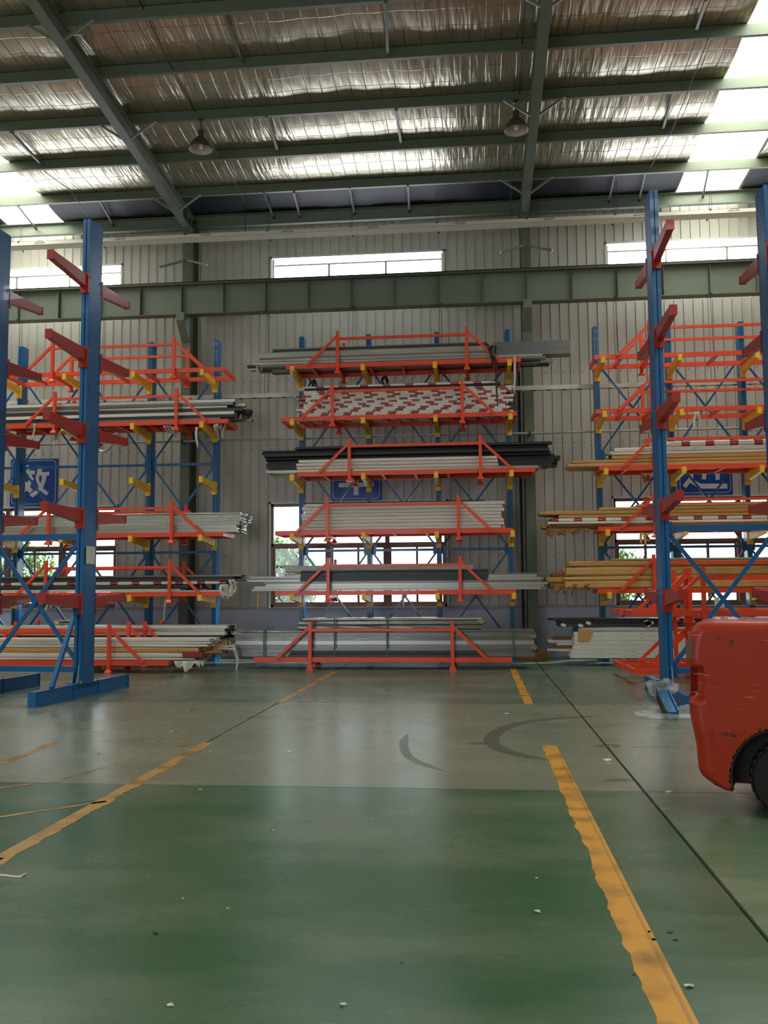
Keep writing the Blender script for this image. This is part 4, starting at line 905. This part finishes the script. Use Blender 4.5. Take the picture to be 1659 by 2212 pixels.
for px, py in ((1400, 2013), (1411, 2030), (1447, 2015), (1459, 2031)): p = flr(px, py); b.tube([(p.x, p.y, .0), (p.x, p.y, .0015)], .014, 10)
put('anchor_holes', b, 'dark_gap', label='four dark anchor holes in the floor right of the bold yellow line', cat='holes')
# wooden box at the foot of the column, broken blue post in film
put('wooden_block', MB().box(-.38, 0, 0, .38, .22, .17), 'wood', None, (Xp(1150, 22.0, .1), 21.95, 0), label='low brown wooden block against the foot of the column right of the centre rack', cat='block', bevel=.006)
a = flr(1452, 1553); a.z = .06; q = at(1428, 1502, a.y+.62); q.z = .3
d = (q-a)
pb = empty('broken_post', tuple(a), label='short broken blue post wrapped in torn film before the right rack base', cat='post')
put('front_channel', MB().bar((0, 0, 0), tuple(d), .13, .06), 'blue', pb)
for s_ in (-1, 1): put('side_flange', MB().bar((s_*.075, 0, -.01), (d.x+s_*.075, d.y, d.z-.01), .015, .13), 'black' if s_ < 0 else 'blue', pb)
put('torn_end', MB().tube([tuple(d), tuple(d*1.06), tuple(d*1.13+Vector((.02, 0, -.03)))], [.1, .11, .06], 9), 'black', pb)
ft = bpy.data.materials.new('clear_film'); ft.use_nodes = True; nt = ft.node_tree; bq = nt.nodes['Principled BSDF']; bq.inputs['Base Color'].default_value = (.85, .86, .86, 1); bq.inputs['Roughness'].default_value = .15; bq.inputs['Alpha'].default_value = .22; MATS['clear_film'] = ft
def crumple(nm, cx, cy, cz, sx, sy, sz, m, lab, seed, parent=None):
    rr = random.Random(seed); bm = bmesh.new(); bmesh.ops.create_icosphere(bm, subdivisions=3, radius=1)
    ph = [Vector((rr.uniform(-4, 4), rr.uniform(-4, 4), rr.uniform(-4, 4))) for _ in range(5)]
    for v in bm.verts:
        n = sum(math.sin(v.co.dot(p)*1.7+i) for i, p in enumerate(ph))*.13; f = 1+n+rr.uniform(-.1, .1)
        v.co = Vector((v.co.x*sx*f, v.co.y*sy*f, max(v.co.z*sz*f, -cz+.002 if parent is None else -9)))
    me = bpy.data.meshes.new(nm); bm.to_mesh(me); bm.free()
    return put(nm, me, m, parent, (cx, cy, cz), label=lab, cat='film' if lab else None)
crumple('film_wrap', d.x, d.y, d.z, .17, .12, .12, 'clear_film', None, 3, pb)
crumple('plastic_film', a.x+.05, a.y-.02, .03, .33, .1, .03, 'clear_film', 'torn clear film spread on the floor under the broken blue post', 4)
crumple('plastic_film', a.x-.3, a.y+.16, .04, .12, .06, .04, 'clear_film', 'small clear film tuft left of the broken blue post', 5)
crumple('plastic_film', a.x+.22, a.y+.2, .07, .1, .08, .07, 'clear_film', 'small clear film bubble right of the broken blue post', 6)
for k, (px, py, s_) in enumerate(((1146, 1372, .1), (1149, 1398, .09), (520, 1370, .12), (513, 1395, .1), (1040, 1342, .08))):
    p = at(px, py, 19.6); crumple('plastic_film', p.x, p.y, p.z, s_, .3, s_*.7, 'clear_film', 'crinkled clear film on the %s of the grey floor pile' % ('right end, upper part', 'right end, lower part', 'left end, upper part', 'left end, lower part', 'right top corner')[k], 8+k)
for px, py, s_, l in ((330, 1450, .5, 'crinkled clear film on the floor under the nearest left floor cradle'),):
    p = flr(px, py); crumple('plastic_film', p.x, p.y, .03, s_, .12, .03, 'clear_film', l, 31)
p = at(122, 1345, 19.8); crumple('plastic_film', p.x, p.y+.3, p.z, .22, .15, .05, 'film', 'crumpled pale film lying on the rear left floor bundle', 33)
p = at(222, 965, 20.75)
b = MB(); pts = [(p.x-.35+.7*i/12, p.y, p.z+.45*((i-6)/6)**2-.12) for i in range(13)]
for i in range(12): b.bar(pts[i], pts[i+1], .02, .1+.05*math.sin(i), (0, 1, 0)) if False else b.tube([pts[i], pts[i+1]], .045, 7)
put('film_loop', b, 'film', label='sagging loop of pale film below the upper cradle behind the left foreground post', cat='film')
# colour stickers on the racks
put('tape_band', MB().box(-.0, -.14, -.14, .003, .14, .14), 'paper', None, (-6.14, 14.16, 2.22), (0, 0, math.radians(-4.6)), label='clear and pale tape on the side of the left foreground post', cat='tape')
# ================================================================ FORKLIFT
fk = empty('forklift', (1.5, 6.9, 0), math.radians(-14), label='scuffed red-orange forklift seen from the side at the right edge', cat='forklift')
rp = mat('forklift_red', '#a62c0c', .5, 0, .12, 1.6, coat=.12, spec=.3); nt = rp.node_tree; N = nt.nodes; L = nt.links; b_ = N['Principled BSDF']
src = b_.inputs['Base Color'].links[0].from_socket
tc = N.new('ShaderNodeTexCoord'); n = N.new('ShaderNodeTexNoise'); n.inputs['Scale'].default_value = 4.5; n.inputs['Detail'].default_value = 9; n.inputs['Roughness'].default_value = .72; L.new(tc.outputs['Object'], n.inputs[0])
r = N.new('ShaderNodeMapRange'); r.inputs[1].default_value = .585; r.inputs[2].default_value = .63; L.new(n.outputs[0], r.inputs[0])
mx = N.new('ShaderNodeMix'); mx.data_type = 'RGBA'; L.new(r.outputs[0], mx.inputs[0]); L.new(src, mx.inputs[6]); mx.inputs[7].default_value = lin('#3a2a20')
mp = N.new('ShaderNodeMapping'); mp.inputs['Scale'].default_value = (2.2, 2, 46); L.new(tc.outputs['Object'], mp.inputs[0])
n3 = N.new('ShaderNodeTexNoise'); n3.inputs['Scale'].default_value = 1.3; n3.inputs['Detail'].default_value = 2; L.new(mp.outputs[0], n3.inputs[0]); r3 = N.new('ShaderNodeMapRange'); r3.inputs[1].default_value = .675; r3.inputs[2].default_value = .71; L.new(n3.outputs[0], r3.inputs[0])
mx2 = N.new('ShaderNodeMix'); mx2.data_type = 'RGBA'; L.new(r3.outputs[0], mx2.inputs[0]); L.new(mx.outputs[2], mx2.inputs[6]); mx2.inputs[7].default_value = lin('#b98a74'); L.new(mx2.outputs[2], b_.inputs['Base Color'])
mat('forklift_dark', '#241b18', .6); mat('lens', '#6a4a46', .12, 0, .05, coat=1)
# counterweight: dense grid wrapped round a rounded box, pushed in at the wheel arch and the rear corner pocket
WD, LN = 1.12, 1.25
def cw():
    NZ = 80; NP = 260; vs = []; fs = []
    per = []
    rc = .085
    # plan outline: start at near side front, go to the rear corner, across the rear, back along the far side
    def outline(t, xr, r_):
        # straight near side, arc, rear, arc, far side
        L1 = LN-xr-r_; La = math.pi/2*r_; L2 = WD-2*r_; tot = 2*L1+2*La+L2; s = t*tot
        if s < L1: return Vector((LN-s, 0, 0)), Vector((0, -1, 0))
        s -= L1
        if s < La: a = s/r_; return Vector((xr+r_-r_*math.sin(a), r_-r_*math.cos(a), 0)), Vector((-math.sin(a), -math.cos(a), 0))
        s -= La
        if s < L2: return Vector((xr, r_+s, 0)), Vector((-1, 0, 0))
        s -= L2
        if s < La: a = s/r_; return Vector((xr+r_-r_*math.cos(a), WD-r_+r_*math.sin(a), 0)), Vector((-math.cos(a), math.sin(a), 0))
        s -= La; return Vector((xr+r_+s, WD, 0)), Vector((0, 1, 0))
    Z0, Z1 = .18, 1.375
    def rear(z):                                        # rear edge x against height
        pts = [(.18, .22), (.21, .15), (.27, .07), (.32, .045), (.5, .035), (.7, .0), (.82, -.005), (.9, .01), (1.04, .01), (1.07, -.005), (1.1, -.015), (1.2, -.008), (1.28, .015), (1.33, .04), (1.376, .11)]
        for (za, xa), (zb__, xb) in zip(pts, pts[1:]):
            if z <= zb__+1e-6: f = (z-za)/(zb__-za); return xa+(xb-xa)*f
        return pts[-1][1]
    for i in range(NZ+1):
        z = Z0+(Z1-Z0)*i/NZ; xr = rear(z)
        topin = max(0, (z-(Z1-.075))/.075); inn = .075*(1-math.sqrt(max(0, 1-topin*topin)))
        tail = .02*max(0, min(1, (.6-z)/.35))
        for k in range(NP+1):
            p, nr = outline(k/NP, xr, rc)
            p = p-nr*(inn+0)
            if nr.y < 0: p.y += tail
            # corner pocket
            if .8 < z < 1.05 and p.x < xr+.10 and p.y < .22:
                e = min(1, (z-.8)/.05, (1.05-z)/.02, max(0, (xr+.095-p.x))/.012, max(0, .22-p.y)/.02); p = p+Vector((.05, .06, 0))*max(0, e)
            # lower dent line
            if z < .8 and p.y < .4 and nr.y < -.9: p.y += .0
            # wheel arch
            dx = p.x-.61; dz = z-.28; rr_ = math.sqrt(dx*dx+dz*dz)
            if rr_ < .35 and (p.y < .3 or p.y > WD-.3):
                e = min(1, (.35-rr_)/.012)
                p.y += .34*e*(1 if p.y < .5 else -1)
            vs.append((p.x, p.y, z))
    n = NP+1
    for i in range(NZ):
        for k in range(NP): fs.append((i*n+k, i*n+k+1, (i+1)*n+k+1, (i+1)*n+k))
    fs.append(tuple(range(n))); fs.append(tuple(range(NZ*n, (NZ+1)*n))[::-1]); 
    fs.append(tuple([i*n for i in range(NZ+1)]+[i*n+NP for i in range(NZ, -1, -1)]))
    m = MB().add(vs, fs); me = bpy.data.meshes.new('counterweight'); me.from_pydata(m.v, [], m.f)
    bm = bmesh.new(); bm.from_mesh(me); bmesh.ops.remove_doubles(bm, verts=bm.verts, dist=1e-5); bmesh.ops.recalc_face_normals(bm, faces=bm.faces); bm.to_mesh(me); bm.free(); return me
cwo = put('counterweight', cw(), 'forklift_red', fk, (0, 0, 0), smooth=True)
md = cwo.modifiers.new('split', 'EDGE_SPLIT'); md.split_angle = math.radians(38)
put('arch_liner', MB().prism([(.61+.352*math.cos(math.radians(a)), .28+.352*math.sin(math.radians(a))) for a in range(-15, 196, 6)]+[(.61+.34*math.cos(math.radians(a)), .28+.34*math.sin(math.radians(a))) for a in range(195, -16, -6)], .03, .34), 'forklift_dark', fk)
put('arch_panel', MB().prism([(.61+.345*math.cos(math.radians(a)), .28+.345*math.sin(math.radians(a))) for a in range(-17, 198, 6)], .315, .33), 'forklift_dark', fk)
put('tail_light', MB().box(.0, -.03, 1.10, .03, .03, 1.24), 'lens', fk, (.012, .022, 0), (0, 0, -.75+1.57-.05), bevel=.008)
put('tail_light', MB().box(.0, .02, 1.10, .05, .1, 1.26), 'lens', fk, (0.0, .98, 0), (0, 0, .3), bevel=.01)
def wheel(nm, x, y, z, r, w):
    W = empty(nm, (x, y, z)); W.parent = fk
    pr = [(r*.55, -w/2), (r*.93, -w/2), (r, -w/2+.03), (r, w/2-.03), (r*.93, w/2), (r*.55, w/2)]
    me = MB().lathe(pr, n=40); me.v = [(a, c, b) for a, b, c in me.v]
    put('tyre', me, 'black_rubber', W)
    tr_ = MB()
    for k in range(26):
        t = 2*math.pi*k/26; c, s_ = math.cos(t), math.sin(t)
        tr_.bar((c*(r+.004), -w/2+.0, s_*(r+.004)), (math.cos(t+.1)*(r+.004), 0, math.sin(t+.1)*(r+.004)), .03, .012, (c, 0, s_))
        tr_.bar((math.cos(t+.1)*(r+.004), 0, math.sin(t+.1)*(r+.004)), (c*(r+.004), w/2, s_*(r+.004)), .03, .012, (c, 0, s_))
    put('tread', tr_, 'black_rubber', W)
    hb = MB().lathe([(.001, -.02), (r*.2, -.02), (r*.22, 0), (r*.45, .01), (r*.56, -w*.42), (r*.56, w*.42), (.001, w*.3)], n=28); hb.v = [(a, c, b) for a, b, c in hb.v]
    put('rim', hb, 'forklift_dark', W)
    return W
wheel('rear_wheel', .66, .14, .272, .262, .19); wheel('rear_wheel', .66, WD-.14, .272, .262, .19)
wheel('front_wheel', 2.25, .02, .335, .33, .26); wheel('front_wheel', 2.25, WD-.02, .335, .33, .26)
put('chassis', MB().box(1.25, .12, .25, 2.55, WD-.12, .75), 'forklift_dark', fk, bevel=.03)
put('hood', MB().box(1.26, .1, .76, 1.75, WD-.1, 1.12), 'forklift_red', fk, bevel=.05)
put('seat', MB().box(1.3, .32, 1.125, 1.75, .8, 1.22).box(1.26, .32, 1.2, 1.34, .8, 1.65), 'black', fk, bevel=.03)
for y in (.1, WD-.1):
    put('guard_post', MB().bar((1.15, y, 1.3), (1.3, y, 2.1), .06, .06, (0, 1, 0)).bar((2.45, y, .75), (2.15, y, 2.1), .06, .06, (0, 1, 0)), 'forklift_dark', fk)
g = MB(); g.box(1.25, .07, 2.08, 2.2, .13, 2.14); g.box(1.25, WD-.13, 2.08, 2.2, WD-.07, 2.14)
for k in range(7): g.box(1.3+k*.14, .13, 2.1, 1.33+k*.14, WD-.13, 2.13)
put('overhead_guard', g, 'forklift_dark', fk)
put('mast', MB().box(2.62, .3, .08, 2.72, .4, 2.2).box(2.62, .72, .08, 2.72, .82, 2.2).box(2.62, .4, 2.1, 2.72, .72, 2.2).box(2.55, .35, .3, 2.62, .77, .45), 'forklift_dark', fk)
put('fork', MB().box(2.74, .3, .06, 3.8, .4, .1).box(2.73, .3, .06, 2.77, .4, .6), 'dark_steel', fk); put('fork', MB().box(2.74, .72, .06, 3.8, .82, .1).box(2.73, .72, .06, 2.77, .82, .6), 'dark_steel', fk)
# ================================================================ OUTSIDE THE WINDOWS
put('yard', MB().box(-40, WY+.35, -.35, 30, 60, -.05), 'outside_ground', kind='structure', label='pale paved yard beyond the low windows')
def bush(x, y, z, r, n, lab, seed):
    rr = random.Random(seed); t = empty('bush', (x, y, 0), label=lab, cat='bush', group='bushes outside')
    b = MB()
    for k in range(n):
        th = rr.uniform(0, 6.28); u = rr.uniform(-1, 1); q = r*rr.uniform(.55, 1.05)
        c = Vector((q*math.sqrt(1-u*u)*math.cos(th), q*math.sqrt(1-u*u)*math.sin(th)*.8, z+q*u*1.1))
        a = Vector((rr.uniform(-1, 1), rr.uniform(-1, 1), rr.uniform(-1, 1))).normalized(); s_ = a.cross(Vector((0, 0, 1))).normalized()*.045; a *= .1
        b.add([c-a, c+s_, c+a, c-s_], [(0, 1, 2, 3)])
    put('foliage', b, 'leaf', t, kind='stuff'); put('trunk', MB().tube([(0, 0, -.05), (.05, 0, z)], [.06, .03], 7), 'bark', t)
bush(-5.6, 25.6, 1.9, 1.1, 5000, 'leafy green bush outside behind the left sash of the centre window', 1)
bush(3.6, 26.5, 1.8, 1.1, 3000, 'leafy bush outside behind the right window', 3)
bush(-13.4, 26, 1.8, 1.2, 3000, 'leafy bush outside behind the left window', 4)
put('hedge', MB().box(-30, 34, 0, 25, 35.5, 1.1), 'outside_hedge', label='low clipped hedge across the yard outside', cat='hedge')
